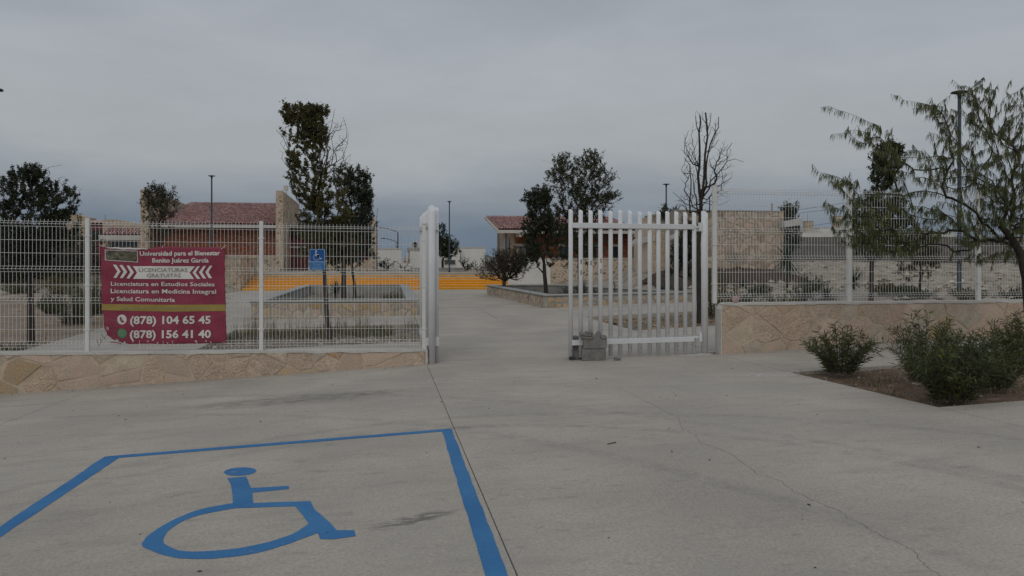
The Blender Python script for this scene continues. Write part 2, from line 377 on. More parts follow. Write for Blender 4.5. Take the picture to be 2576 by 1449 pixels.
for u0, u1, vl in ((-7.7,-3.9,cA), (.75,5.8,cA[:3]), (.75,3.1,cA[2:4]), (3.1,5.8,cA[2:4]), (.75,5.8,cA[3:]), (-3.9,.75,(12.94,16.2)), (-3.9,.75,(20.7,27,33,39,45.02)), (5.8,12.2,(12.94,17.7)), (5.8,12.2,(22.4,27,33,39,45.02))):
    for a, c in zip(vl[:-1], vl[1:]): slab(u0, u1, a, c, .008)
slab(-14, -7.7, 12.94, 17.0); slab(-12, -7.7, 38, 45.02)
slab(-8.2, 2, 49.2, 56); slab(2, 7.1, 49.2, 56)
for a, c in (((.6,-4),(.6,12.9)),((-14,7.22),(5.6,7.22)),((-4.4,-4),(-4.4,12.9)),((5.6,-4),(5.6,12.9))):
    b = MB(); n = 16; w = .012; hx = w if a[0] == c[0] else 0; hy = 0 if hx else w
    for i in range(n+1):
        t = i/n; x, y = a[0]+(c[0]-a[0])*t, a[1]+(c[1]-a[1])*t
        b.v += [(x-hx, y-hy, gz(x-hx, y)-.009), (x+hx, y+hy, gz(x+hx, y)-.009)]
    b.f = [(2*i, 2*i+1, 2*i+3, 2*i+2) if hx else (2*i, 2*i+2, 2*i+3, 2*i+1) for i in range(n)]
    b.build('joint_filler', M['fill'], pav)
# the landing above the steps lies at 0.91
for o in [c for c in pav.children]:
    if o.data.vertices[0].co.y > 49 and o.data.vertices[0].co.x < 7.2:
        for vtx in o.data.vertices: vtx.co.z += .905

# crack wandering across the right slab
rnd = random.Random(5)
def z8(x, y): return ((1900 + x/1.208)/1.565, (1500 + y/1.208)/1.565)
crk = [(640,30),(690,55),(805,110),(890,155),(925,165),(960,235),(1015,255),(1045,300),(1130,325),(1195,355),(1265,410),(1315,445),(1400,468),(1440,495),(1480,525),
       (1555,560),(1640,595),(1700,620),(1740,655),(1800,680),(1860,715),(1930,750),(2020,785),(2060,820),(2070,850),(2120,890),(2170,925),(2230,990)]
def ribbon(ptsD, w0, name, material, dz=.002, jit=.012, sub=5):
    pts = [G(*z8(*p)) for p in ptsD]; q = []
    for a, b_ in zip(pts[:-1], pts[1:]):
        for k in range(sub):
            p = a.lerp(b_, k/sub); q.append(Vector((p.x + rnd.uniform(-jit, jit), p.y + rnd.uniform(-jit, jit), 0)))
    b = MB(); L_ = []
    for i, p in enumerate(q):
        d = (q[min(i+1, len(q)-1)] - q[max(i-1, 0)]).normalized(); n = Vector((-d.y, d.x, 0)); w = w0*rnd.uniform(.5, 1.4)/2
        for sgn in (-1, 1):
            r = p + n*w*sgn; L_.append((r.x, r.y, gz(r.x, r.y) + dz))
    b.v = L_; b.f = [(2*i, 2*i+1, 2*i+3, 2*i+2) for i in range(len(q)-1)]
    return b.build(name, material, pav)
ribbon(crk, .0030, 'crack', mat('hairline_crack', (.20,.185,.165), bump=0))
# low ragged crack along the gate line
b = MB()
def z7(x, y): return (x/1.9198, (1500 + y/1.2267)/1.565)

def ground_poly(outline, name, material, parent=None, dz=.002, sub=.12, jit=.0):
    """outline: list of (u,v); filled, cut on a fine grid so that it follows the paving"""
    bm = bmesh.new()
    pts = []
    n = len(outline)
    for i in range(n):
        a = Vector(outline[i]); c = Vector(outline[(i+1) % n]); k = max(1, int((c-a).length/sub))
        for j in range(k):
            p = a.lerp(c, j/k); pts.append((p.x + rnd.uniform(-jit, jit), p.y + rnd.uniform(-jit, jit)))
    vs_ = [bm.verts.new((p[0], p[1], 0)) for p in pts]
    f = bm.faces.new(vs_)
    bmesh.ops.triangulate(bm, faces=[f])
    bm.normal_update()
    for f in bm.faces:
        if f.normal.z < 0: f.normal_flip()
    lo = (min(p[0] for p in pts), min(p[1] for p in pts)); hi = (max(p[0] for p in pts), max(p[1] for p in pts))
    for ax, (a, c) in enumerate(zip(lo, hi)):
        k = int((c-a)/.6)
        for i in range(1, k+1):
            co = Vector((0, 0, 0)); co[ax] = a + (c-a)*i/(k+1); no_ = Vector((0, 0, 0)); no_[ax] = 1
            bmesh.ops.bisect_plane(bm, geom=bm.verts[:] + bm.edges[:] + bm.faces[:], plane_co=co, plane_no=no_)
    for v in bm.verts: v.co.z = gz(v.co.x, v.co.y) + dz
    me = bpy.data.meshes.new(name); bm.to_mesh(me); bm.free(); me.materials.append(material)
    return link(name, me, parent)
def g2(x, y):
    p = G(*z7(x, y)); return Vector((p.x, p.y))
stall = thing('parking_bay_line', (-1, 5, 0), 'three blue painted lines edging the accessible parking bay on the concrete', 'road marking')
tl0, tl1, tr0, tr1 = g2(505,365), g2(575,372), g2(2180,230), g2(2135,245)
lo_, li_ = g2(0,705), g2(0,757); ro_, ri_ = g2(2455,942), g2(2345,942)
ext = lambda a, b_, t: b_ + (b_ - a)*t
ground_poly([tl0, tl1, ext(tl1, li_, 1.6), ext(tl0, lo_, 1.6)], 'side_line', M['paint'], stall, jit=.006)
ground_poly([tl1, tl0 + Vector((.012, 0)), tr0, tr1], 'end_line', M['paint'], stall, jit=.004, dz=.0024)
ground_poly([tr1 + Vector((.0, -.003)), tr0 + Vector((0, -.003)), ext(tr0, ro_, .6), ext(tr1, ri_, .6)], 'side_line', M['paint'], stall, jit=.004, dz=.0024)
sym = thing('wheelchair_symbol', (-1, 5, 0), 'blue painted wheelchair symbol in the middle of the parking bay', 'road marking')
ground_poly([g2(1160 + 78*math.cos(a), 438 - 4*math.cos(a) + 20*math.sin(a)) for a in np.linspace(0, 2*math.pi, 33)[:-1]], 'head', M['paint'], sym)
body = [(1100,470),(1188,462),(1210,518),(1395,507),(1398,522),(1220,540),(1222,590),(1500,580),(1520,620),(1590,680),(1625,722),(1712,722),(1718,750),(1612,765),
        (1548,765),(1535,735),(1400,785),(1250,830),(1080,855),(930,860),(830,852),(745,825),(690,800),(690,780),(715,748),(760,715),(850,665),(970,620),(1128,590),(1115,500)]
inner = [(1140,615),(1425,605),(1455,640),(1490,690),(1400,745),(1250,790),(1100,815),(930,825),(850,815),(800,790),(790,760),(820,720),(900,670),(1000,640)]
def smooth_run(pts, n=3):
    out_ = []
    for i in range(len(pts)-1):
        p0, p1, p2, p3 = pts[max(0,i-1)], pts[i], pts[i+1], pts[min(len(pts)-1, i+2)]
        for j in range(n):
            t = j/n; out_.append(tuple(.5*((2*p1[k]) + (-p0[k]+p2[k])*t + (2*p0[k]-5*p1[k]+4*p2[k]-p3[k])*t*t + (-p0[k]+3*p1[k]-3*p2[k]+p3[k])*t**3) for k in (0,1)))
    return out_ + [pts[-1]]
_a, _b = body.index((1535,735)), body.index((1128,590))
body = body[:_a] + smooth_run(body[_a:_b+1]) + body[_b+1:]
inner = inner[:3] + smooth_run(inner[3:] + [inner[0]])[:-1]
# outer ring with the wheel opening bridged by a hairline slit
k0 = min(range(len(body)), key=lambda i: abs(body[i][0]-1128)+abs(body[i][1]-590))
seq = body[:k0+1] + [inner[0]] + inner[:0:-1] + [(inner[0][0]-1, inner[0][1]+.3), (1127,591)] + body[k0+1:]
ground_poly([g2(*p) for p in seq], 'figure', M['paint'], sym, jit=.003)

# soil beds
rng = np.random.RandomState(3)
from mathutils import noise as mnoise
def nz(u, v, sc=1., seed=0.): return mnoise.fractal(Vector((u*sc+seed, v*sc, seed)), .8, 2., 4)
def bed(name, u0, u1, v0, v1, material, depth=.07, amp=.05, step=.12, zf=None):
    zf = zf or gz
    def f(u, v):
        e = min(u-u0, u1-u, v-v0, v1-v); return zf(u, v) - depth + amp*nz(u, v, 1.7, 3.1)*min(1, e/.5) + .012*nz(u, v, 7)
    return grid_mesh(fr(u0, u1, step), fr(v0, v1, step), f).build(name, material, kind='structure', smooth=True)
bed('flower_bed_soil', 5.6, 16, 7.16, 10.1, M['soil'], .05, .06)
bed('left_bed_soil', -3.9, .75, 16.2, 20.7, M['soilg'], .09, .05)
bed('right_bed_soil', 5.8, 12.2, 17.7, 22.4, M['soilg'], .11, .05)
def terr_right(u, v):
    z = gz(u, v) - .05 * (1 - sstep(12.2, 13.2, u))
    z += (.35*sstep(13, 26, v) + .72*sstep(24, 58, v)) * sstep(12.2, 15.5, u)
    z += .16*nz(u, v, .35, 7.7)*sstep(12.2, 14, u) + .05*nz(u, v, 1.6, 2.2)
    z += .45*sstep(30, 37, v)*sstep(21, 27, u)*(.6 + .8*abs(nz(u, v, .25, 5)))
    z += .35*sstep(36, 40, v)*(1-sstep(20, 24, u))*sstep(13, 14.5, u)
    return z
grid_mesh(fr(12.2, 48, .4), fr(12.95, 64, .4), terr_right).build('dirt_ground', M['dirt'], kind='structure', smooth=True)
def terr_left(u, v):
    z = gz(u, v) - .03 + .06*nz(u, v, .8, 1.2)*sstep(-7.7, -8.6, u) + .95*sstep(34, 58, v)*sstep(-8.2, -10, u)
    return z
grid_mesh(fr(-34, -7.7, .4), fr(17.0, 62, .4), lambda u, v: terr_left(u, v) if u < -7.71 else gz(u, v)-.03).build('left_dirt_field', M['dirtp'], kind='structure', smooth=True)
grid_mesh(fr(13.6, 21.2, .3), fr(35.5, 40.6, .3), lambda u, v: terr_right(u, v) + .03 + .12*sstep(35.5, 37, v)).build('mulch_bed', M['mulch'], kind='structure', smooth=True)

def rubble(name, n, region, zf, smin, smax, material, seed=1, power=3.):
    r = random.Random(seed); b = MB()
    for _ in range(n):
        u = r.uniform(region[0], region[1]); v = r.uniform(region[2], region[3]); s = smin + (smax-smin)*r.random()**power
        c = Vector((u, v, zf(u, v) + s*.15)); a = r.uniform(0, 6.28)
        x = Vector((math.cos(a), math.sin(a), r.uniform(-.2,.2)))*s*r.uniform(.6,1.3); y = Vector((-math.sin(a), math.cos(a), r.uniform(-.2,.2)))*s*r.uniform(.5,1); z = Vector((r.uniform(-.2,.2),r.uniform(-.2,.2),1))*s*r.uniform(.35,.7)
        vs_ = [c+x*r.uniform(.7,1), c+y*r.uniform(.7,1), c-x*r.uniform(.7,1), c-y*r.uniform(.7,1), c+z+x*.3*r.uniform(-1,1), c+z*.8+y*.5*r.uniform(-1,1)]
        b.add(vs_, [(0,1,4),(1,2,4),(2,5,4),(2,3,5),(3,0,5),(0,4,5)])
    return b.build(name, material, kind='stuff')
tag(rubble('rubble', 900, (5.85,12.1,17.75,22.3), lambda u,v: gz(u,v)-.11, .03, .13, M['rockb'], 1), 'brown stone rubble scattered in the bed behind the gate leaf', 'rubble')
tag(rubble('rubble', 700, (-3.85,.7,16.25,18.4), lambda u,v: gz(u,v)-.09, .02, .07, M['rock'], 2), 'pale stones scattered in the bed behind the mesh fence', 'rubble')
tag(rubble('rubble', 2600, (13,36,14,50), terr_right, .04, .3, M['rock'], 3), 'pale rubble strewn over the dirt behind the right fence', 'rubble')
tag(rubble('gravel', 900, (5.7,15,7.2,10), lambda u,v: gz(u,v)-.05, .008, .04, M['rock'], 4), 'small stones lying in the brown shrub bed at right', 'gravel')
tag(rubble('gravel', 1500, (-22,-7.9,17.2,40), terr_left, .02, .09, M['rockb'], 6), 'loose stones on the pinkish dirt at left', 'gravel')

def blades(name, n, region, zf, h, material, seed=1, lean=.5, w=.006, clump=0, label='', cat='grass'):
    r = random.Random(seed); b = MB(); cs = [(r.uniform(region[0],region[1]), r.uniform(region[2],region[3])) for _ in range(max(1, clump))]
    for i in range(n):
        if clump:
            c = cs[i % clump]; u = c[0]+r.gauss(0,.09); v = c[1]+r.gauss(0,.09)
        else: u = r.uniform(region[0],region[1]); v = r.uniform(region[2],region[3])
        a = r.uniform(0,6.28); hh = h*r.uniform(.35,1); l = lean*hh*r.uniform(.2,1); d = Vector((math.cos(a),math.sin(a),0)); sd_ = Vector((-d.y,d.x,0))*w*r.uniform(.6,1.3)
        p = Vector((u,v,zf(u,v)-.02)); q = p + d*l*.35 + Vector((0,0,hh*.6)); t = p + d*l + Vector((0,0,hh*r.uniform(.75,1)))
        b.add([p-sd_,p+sd_,q+sd_*.7,q-sd_*.7,t], [(0,1,2,3),(3,2,4)])
    return tag(b.build(name, material, kind='stuff'), label, cat)
bedz = lambda u,v: gz(u,v)-.07
blades('grass', 1900, (-3.8,.1,18.4,20.6), bedz, .17, M['grass'], 11, .9, label='dull green weeds in the bed behind the mesh fence')
blades('dry_grass', 700, (-3.7,.6,18.6,20.6), bedz, .62, M['drygrass'], 12, .5, .004, 24, label='tall dry grass stalks rising from the bed behind the mesh fence')
blades('dry_grass', 1500, (5.7,11,7.25,10), lambda u,v: gz(u,v)-.05, .14, M['drygrass'], 13, 1.6, .005, 60, label='dry grass and straw litter in the shrub bed at right')
blades('grass', 2600, (-16,-7.8,17.1,19.6), terr_left, .12, M['grass'], 14, .9, .008, 120, label='low weeds along the dirt edge at left')
blades('dry_grass', 1500, (13,30,14,32), terr_right, .3, M['drygrass'], 15, .8, .012, 80, label='dry tufts on the dirt behind the right fence')

def grit():
    r = random.Random(44); b = MB()
    for _ in range(420):
        near = r.random() < .45
        u = r.uniform(-5, 9); v = r.uniform(2.2, 12.4)
        if near: v = 12.6 - abs(r.gauss(0, .12)); u = r.uniform(-7, .5) if r.random() < .6 else r.uniform(5.8, 10)
        if 5.6 < u and 7.1 < v < 10.2: continue
        s_ = (.003 + .010*r.random()**3)*min(1, .3 + v/9); z = gz(u, v)+.0015; a = r.uniform(0, 6.28); c, d = math.cos(a)*s_*r.uniform(1,2.2), math.sin(a)*s_*r.uniform(1,2.2)
        b.add([(u-c,v-d,z),(u+d*.5,v-c*.5,z),(u+c,v+d,z),(u-d*.5,v+c*.5,z),(u,v,z+s_*.6)], [(0,1,4),(1,2,4),(2,3,4),(3,0,4)])
    return b
tag(grit().build('grit', M['joint'], kind='stuff'), 'fine dark grit and leaf crumbs scattered over the concrete', 'grit')
# ------------------------------------------------------------------ stone faces, bricks, tiles
def voronoi(Wd, H, size, seed, jit=.48, drop=.15, asp=1.25):
    r = random.Random(seed); nx = max(2, int(round(Wd/(size*asp)))); ny = max(1, int(round(H/size)))
    pts = []
    for j in range(-1, ny+1):
        for i in range(-1, nx+1):
            if r.random() < drop and 0 <= i < nx: continue
            pts.append((Wd*(i+.5+(.5 if j % 2 else 0)-.25 + r.uniform(-jit, jit))/nx, H*(j+.5+r.uniform(-jit, jit))/ny))
    cells = []
    R = 3.2*size*asp
    for k, (x, y) in enumerate(pts):
        poly = [(0,0),(Wd,0),(Wd,H),(0,H)]
        for m, (a, c) in enumerate(pts):
            if m == k or abs(a-x) > R or abs(c-y) > R: continue
            mx_, my = (a+x)/2, (c+y)/2; nx_, ny_ = a-x, c-y; out_ = []
            for i in range(len(poly)):
                p, q = poly[i], poly[(i+1) % len(poly)]
                dp = (p[0]-mx_)*nx_ + (p[1]-my)*ny_; dq = (q[0]-mx_)*nx_ + (q[1]-my)*ny_
                if dp <= 0: out_.append(p)
                if (dp < 0 < dq) or (dq < 0 < dp):
                    t = dp/(dp-dq); out_.append((p[0]+(q[0]-p[0])*t, p[1]+(q[1]-p[1])*t))
            poly = out_
            if len(poly) < 3: break
        if len(poly) >= 3: cells.append(poly)
    return cells
def inset(poly, d):
    n = len(poly); out_ = []
    cx = sum(p[0] for p in poly)/n; cy = sum(p[1] for p in poly)/n
    for i in range(n):
        a, b_, c = poly[i-1], poly[i], poly[(i+1) % n]
        e1 = (b_[0]-a[0], b_[1]-a[1]); e2 = (c[0]-b_[0], c[1]-b_[1])
        l1 = math.hypot(*e1) or 1e-6; l2 = math.hypot(*e2) or 1e-6
        n1 = (-e1[1]/l1, e1[0]/l1); n2 = (-e2[1]/l2, e2[0]/l2)
        bx, by = n1[0]+n2[0], n1[1]+n2[1]; l = math.hypot(bx, by)
        if l < .3: bx, by, l = cx-b_[0], cy-b_[1], math.hypot(cx-b_[0], cy-b_[1]) or 1
        k = min(2.0, 1/max(.4, l/2)); bx, by = bx/l*d*k, by/l*d*k
        if math.hypot(bx, by) > .6*math.hypot(cx-b_[0], cy-b_[1]): bx, by = (cx-b_[0])*.5, (cy-b_[1])*.5
        out_.append((b_[0]+bx, b_[1]+by))
    return out_
def stone_face(parent, O, A, n, Wd, H, size, seed, joint=.012, proud=.02, mats=None, weights=None, top=None, name='stone', limit=300, rough=.35, back=None, asp=1.25, bfill=None, drop=.15):
    """A veneer of individual stones on a vertical face. O: lower corner, A: unit direction, n: outward normal, top(x): optional top line"""
    O = Vector(O); A = Vector(A).normalized(); n = Vector(n).normalized(); r = random.Random(seed)
    mats = mats or [M['stone']]; weights = weights or [1]*len(mats)
    items = []
    for poly in voronoi(Wd, H, size, seed, asp=asp, drop=drop):
        cx = sum(p[0] for p in poly)/len(poly); cy = sum(p[1] for p in poly)/len(poly)
        if top is not None:
            tp = []
            for i in range(len(poly)):
                p, q = poly[i], poly[(i+1) % len(poly)]
                dp = p[1]-top(p[0]); dq = q[1]-top(q[0])
                if dp <= 0: tp.append(p)
                if (dp < 0 < dq) or (dq < 0 < dp):
                    t = dp/(dp-dq); tp.append((p[0]+(q[0]-p[0])*t, p[1]+(q[1]-p[1])*t))
            poly = tp
            if len(poly) < 3: continue
        # drop doubled points
        pp = []
        for p in poly:
            if not pp or math.hypot(p[0]-pp[-1][0], p[1]-pp[-1][1]) > size*.04: pp.append(p)
        if math.hypot(pp[0][0]-pp[-1][0], pp[0][1]-pp[-1][1]) < size*.04: pp.pop()
        if len(pp) < 3: continue
        poly = inset(pp, joint/2)
        rg = []
        for i in range(len(poly)):
            p, q = poly[i], poly[(i+1) % len(poly)]; l = math.hypot(q[0]-p[0], q[1]-p[1]); rg.append(p)
            if l > size*.3:
                t = r.uniform(.35,.65); w = r.uniform(0, joint*rough*2.2)*(1 if l > size*.3 else 0)
                ex, ey = -(q[1]-p[1])/l*w, (q[0]-p[0])/l*w
                rg.append((p[0]+(q[0]-p[0])*t+ex, p[1]+(q[1]-p[1])*t+ey))
        poly = rg; k = len(poly); pr = proud*r.uniform(.5, 1.4)
        fr_ = inset(poly, min(.012, size*.06)); tx, ty = r.uniform(-.035,.035), r.uniform(-.035,.035)
        vs_ = [O + A*p[0] + Vector((0,0,p[1])) - n*.012 for p in poly]
        vs_ += [O + A*p[0] + Vector((0,0,p[1])) + n*(pr + (p[0]-cx)*tx + (p[1]-cy)*ty - .004) for p in fr_]
        fx = sum(p[0] for p in fr_)/k; fy = sum(p[1] for p in fr_)/k
        vs_.append(O + A*fx + Vector((0,0,fy)) + n*(pr + r.uniform(-.003, .008)))
        fs = [(i, (i+1) % k, k+(i+1) % k, k+i) for i in range(k)] + [(k+i, k+(i+1) % k, 2*k) for i in range(k)]
        c = O + A*fx + Vector((0,0,fy))
        items.append(((c - Vector((0,0,CAMZ))).length/max(.02, math.sqrt(abs(sum(poly[i][0]*poly[(i+1)%k][1]-poly[(i+1)%k][0]*poly[i][1] for i in range(k)))/2)), vs_, fs, r.choices(range(len(mats)), weights)[0]))
    items.sort(key=lambda t: t[0])
    flip = A.cross(Vector((0,0,1))).dot(n) < 0
    rest = [MB() for _ in mats]
    for idx, (_, vs_, fs, mi) in enumerate(items):
        if flip: fs = [f[::-1] for f in fs]
        if idx < limit:
            me = bpy.data.meshes.new(name); me.from_pydata([tuple(v) for v in vs_], [], fs); me.materials.append(mats[mi]); link(name, me, parent)
        else: rest[mi].add(vs_, fs)
    for mi, b in enumerate(rest):
        if b.v: b.build(name + '_rest', mats[mi], parent, kind='stuff')
SM = [M['stone'], M['stone_grey'], M['stone_pink'], M['stone_ochre'], M['stone_rust']]

def pieces(name, me, Ms, parent, limit=300):
    Ms = sorted(Ms, key=lambda m: (m.translation - Vector((0,0,CAMZ))).length)
    for m in Ms[:limit]: link_at(name, me, m, parent)
    if len(Ms) > limit:
        V0 = np.array([v.co[:] for v in me.vertices]); F0 = [tuple(p.vertices) for p in me.polygons]; b = MB(); n = len(V0)
        for m in Ms[limit:]:
            A_ = np.array(m); v = V0 @ A_[:3,:3].T + A_[:3,3]; k = len(b.v); b.v += [tuple(x) for x in v]; b.f += [tuple(k+i for i in f) for f in F0]
        b.build(name + '_rest', me.materials[0], parent, kind='stuff')

def frame_matrix(o, x, y, z):
    m = Matrix.Identity(4)
    for i in range(3): m[i][0] = x[i]; m[i][1] = y[i]; m[i][2] = z[i]; m[i][3] = o[i]
    return m
_b = MB(); _b.box(-.11, .11, -.012, .02, -.028, .028); BRICK = _b.mesh('brick', M['brick'])
def brickwork(parent, u0, u1, v, z0, z1, holes=(), limit=300):
    """facade facing -Y; holes: (u0,u1,z0,z1)"""
    Ms = []; rz = .072; ru = .235; j = 0; z = z0 + rz/2
    while z < z1 - .02:
        u = u0 + ru/2 + (0 if j % 2 else ru/2)
        while u < u1 - ru*.4:
            if not any(a-.1 < u < b_+.1 and c-.02 < z < d+.02 for a, b_, c, d in holes):
                Ms.append(Matrix.Translation((u, v - .02 + .006*rnd.random(), z)))
            u += ru
        z += rz; j += 1
    pieces('brick', BRICK, Ms, parent, limit)
def tile_mesh():
    b = MB(); n = 5; L_ = .46; V = []; F = []
    for i, (y, r) in enumerate(((0, .088), (L_, .070))):
        for k in range(n+1):
            a = math.pi*k/n; V.append((-r*math.cos(a), y, r*math.sin(a)*.85 + (.03 if i == 0 else .0)))
        for k in range(n+1):
            a = math.pi*k/n; q = r-.014; V.append((-q*math.cos(a), y, q*math.sin(a)*.85 + (.03 if i == 0 else 0)))
    m = n+1
    for k in range(n):
        F.append((k, k+1, 2*m+k+1, 2*m+k)); F.append((k+1, k, m+k, m+k+1))
    b.v = V; b.f = F
    return b.mesh('roof_tile', M['tile'])
TILE = tile_mesh()
def tiled_roof(parent, u0, u1, v0, z0, v1, z1, limit=300, pitch=.2):
    """mono-pitch roof rising from the eave (v0,z0) to the ridge (v1,z1)"""
    up = Vector((0, v1-v0, z1-z0)); Ln = up.length; up.normalize(); nrm = Vector((1,0,0)).cross(up)
    rows = int(Ln/.38); cols = int((u1-u0)/pitch); Ms = []
    for i in range(cols):
        for j in range(rows):
            o = Vector((u0+pitch*(i+.5)+rnd.uniform(-.006,.006), v0, z0)) + up*(j*Ln/rows) + nrm*(.03+rnd.uniform(0,.008))
            Ms.append(frame_matrix(o, Vector((1,0,0)), up, nrm))
    pieces('roof_tile', TILE, Ms, parent, limit)
    b = MB(); t = nrm*.05
    a, c = Vector((u0, v0, z0)), Vector((u1, v0, z0)); d, e = Vector((u1, v1, z1)), Vector((u0, v1, z1))
    b.add([a, c, d, e, a-t, c-t, d-t, e-t], [(0,1,2,3),(7,6,5,4),(0,4,5,1),(1,5,6,2),(2,6,7,3),(3,7,4,0)])
    b.build('roof_deck', M['tileu'], parent)

# ------------------------------------------------------------------ low stone walls carrying the fence
VW0, VW1, VF = 12.63, 12.88, 12.75
def ltop(u): return .313 + (.243-.313)*(u+5.84)/6.5
lw = thing('low_wall', (-4, VF, -.3), 'low buff stone wall under the fence left of the gate opening', 'low wall')
b = MB(); x0, x1 = -9.5, .58
b.add([(x0,VW0,-.8),(x1,VW0,-.3),(x1,VW0,ltop(x1)-.02),(x0,VW0,ltop(x0)-.02),(x0,VW1,-.8),(x1,VW1,-.3),(x1,VW1,ltop(x1)-.02),(x0,VW1,ltop(x0)-.02)],
      [(0,1,2,3),(5,4,7,6),(1,5,6,2),(4,0,3,7),(3,2,6,7)]); b.build('core', M['mortar'], lw)
stone_face(lw, (x0, VW0, -.56), (1,0,0), (0,-1,0), x1-x0, 1.0, .27, 21, .012, .012, SM, [9,5,5,1.6,.7], top=lambda x: ltop(x0+x)+.56-.025, asp=1.5, drop=.22)
b = MB(); b.add([(x0,VW0-.012,ltop(x0)-.02),(x1+.02,VW0-.012,ltop(x1)-.02),(x1+.02,VW0-.012,ltop(x1)),(x0,VW0-.012,ltop(x0)),
                 (x0,VW1+.01,ltop(x0)-.02),(x1+.02,VW1+.01,ltop(x1)-.02),(x1+.02,VW1+.01,ltop(x1)),(x0,VW1+.01,ltop(x0))],
                [(0,1,2,3),(5,4,7,6),(1,5,6,2),(4,0,3,7),(3,2,6,7),(0,4,5,1)]); b.build('coping', M['trimwhite'], lw)
b = MB(); b.box(x1, x1+.035, VW0-.015, VW1+.012, -.2, ltop(x1)-.003); b.build('end_band', M['trimwhite'], lw)

RT = .955
rw = thing('low_wall', (9, VF, 0), 'taller buff stone wall under the fence right of the gate', 'low wall')
b = MB(); b.box(5.72, 16.5, VW0, VW1, -.2, RT-.02); b.build('core', M['mortar'], rw)
stone_face(rw, (5.70, VW0, -.05), (1,0,0), (0,-1,0), 10.8, RT+.03, .30, 33, .012, .012, SM, [9,5,4,.8,.6], top=lambda x: RT+.05-.022-(.10*max(0, 1-x/.10)), asp=1.35, drop=.2)
b = MB(); b.box(5.78, 16.5, VW0-.012, VW1+.01, RT-.02, RT+.004); b.build('coping', M['trimwhite'], rw)
b = MB(); b.tube([(5.70,VF,-.02),(5.70,VF,RT-.10),(5.74,VF,RT-.035),(5.82,VF,RT-.016)], [.026]*4, 6)
for i, v_ in enumerate(b.v): b.v[i] = (v_[0], VF + (v_[1]-VF)*5.3, v_[2])
b.build('end_band', M['trimwhite'], rw)

def drips(par, x0, x1, top, seed):
    r = random.Random(seed); b = MB(); n = int((x1-x0)/.06); zs = []
    for i in range(n+1):
        x = x0+(x1-x0)*i/n; d = .012 + .022*max(0, mnoise.noise(Vector((x*3.1, seed, 0)))+.3) + r.uniform(0,.006)
        b.v += [(x, VW0-.0145, top(x)-.001), (x, VW0-.0145-.004*r.random(), top(x)-.018-d)]
    b.f = [(2*i, 2*i+1, 2*i+3, 2*i+2) for i in range(n)]
    b.build('mortar_edge', M['trimwhite'], par)
drips(lw, x0, x1, ltop, 3); drips(rw, 5.78, 16.5, lambda u: RT+.003, 4)
# ------------------------------------------------------------------ mesh fences
ROWS = [1.990,1.955,1.914,1.706,1.504,1.305,1.260,1.219,1.020,.822,.780,.740,.536,.337,.153,.112,.070]
FOLD = {1, 6, 10, 15}
def wire_panel(u0, z0, u1, z1, cut=0.):
    b = MB(); r = .0029 if u0 < 4 else .0033; out_ = -.035
    prof = [(0.02, 0)] 
    for i in range(len(ROWS)-1, -1, -1): prof.append((ROWS[i], out_ if i in FOLD else 0))
    prof.append((2.028, 0))
    def zb(u): return z0 + (z1-z0)*(u-u0)/(u1-u0)
    n = int(round((u1-u0)/.0555))
    for i in range(n):
        u = u0 + (i+.5)*(u1-u0)/n + rnd.uniform(-.002,.002)
        pts = [(u, VF+o, zb(u)+z) for z, o in prof]
        b.tube(pts, r, 4, caps=False)
    for i, z in enumerate(ROWS):
        o = out_ if i in FOLD else 0
        b.tube([(u0, VF+o+.004, z0+z), ((u0+u1)/2, VF+o+.004+rnd.uniform(-.004,.004), (z0+z1)/2+z+rnd.uniform(-.004,.004)), (u1, VF+o+.004, z1+z)], r*1.05, 4, caps=False)
    return b
def fence(name, label, posts, topf, post_w, hp):
    f = thing(name, (posts[0], VF, topf(posts[0])), label, 'fence')
    for i, u in enumerate(posts):
        z = topf(u); b = MB(); b.box(u-post_w/2, u+post_w/2, VF-post_w/2, VF+post_w/2, z-.01, z+hp)
        p = bevel(b.build('post', M['whitewire'], f), .004)
        b = MB(); b.box(u-post_w/2-.001, u+post_w/2+.001, VF-post_w/2-.001, VF+post_w/2+.001, z+hp, z+hp+.006); b.build('post_cap', M['metal'] if i in (0,) and u > 0 or u > .5 and u < .6 else M['whitewire'], p)
        for zz in (.33, 1.02, 1.78):
            b = MB(); b.box(u-post_w/2-.012, u+post_w/2+.012, VF-post_w/2-.006, VF+post_w/2+.006, z+zz-.008, z+zz+.008); b.build('clamp', M['whitewire'], p)
    for a, c in zip(posts[:-1], posts[1:]):
        wire_panel(a+post_w/2, topf(a), c-post_w/2, topf(c)).build('wire_panel', M['whitewire'], f)
    return f
fence('mesh_fence', 'white welded wire fence on the low stone wall at left', [-9.75,-7.17,-4.60,-2.02,.56], ltop, .06, 2.05)
fence('mesh_fence', 'white welded wire fence on the taller stone wall at right', [5.62,8.19,10.80,13.42,16.0], lambda u: RT, .07, 2.06)

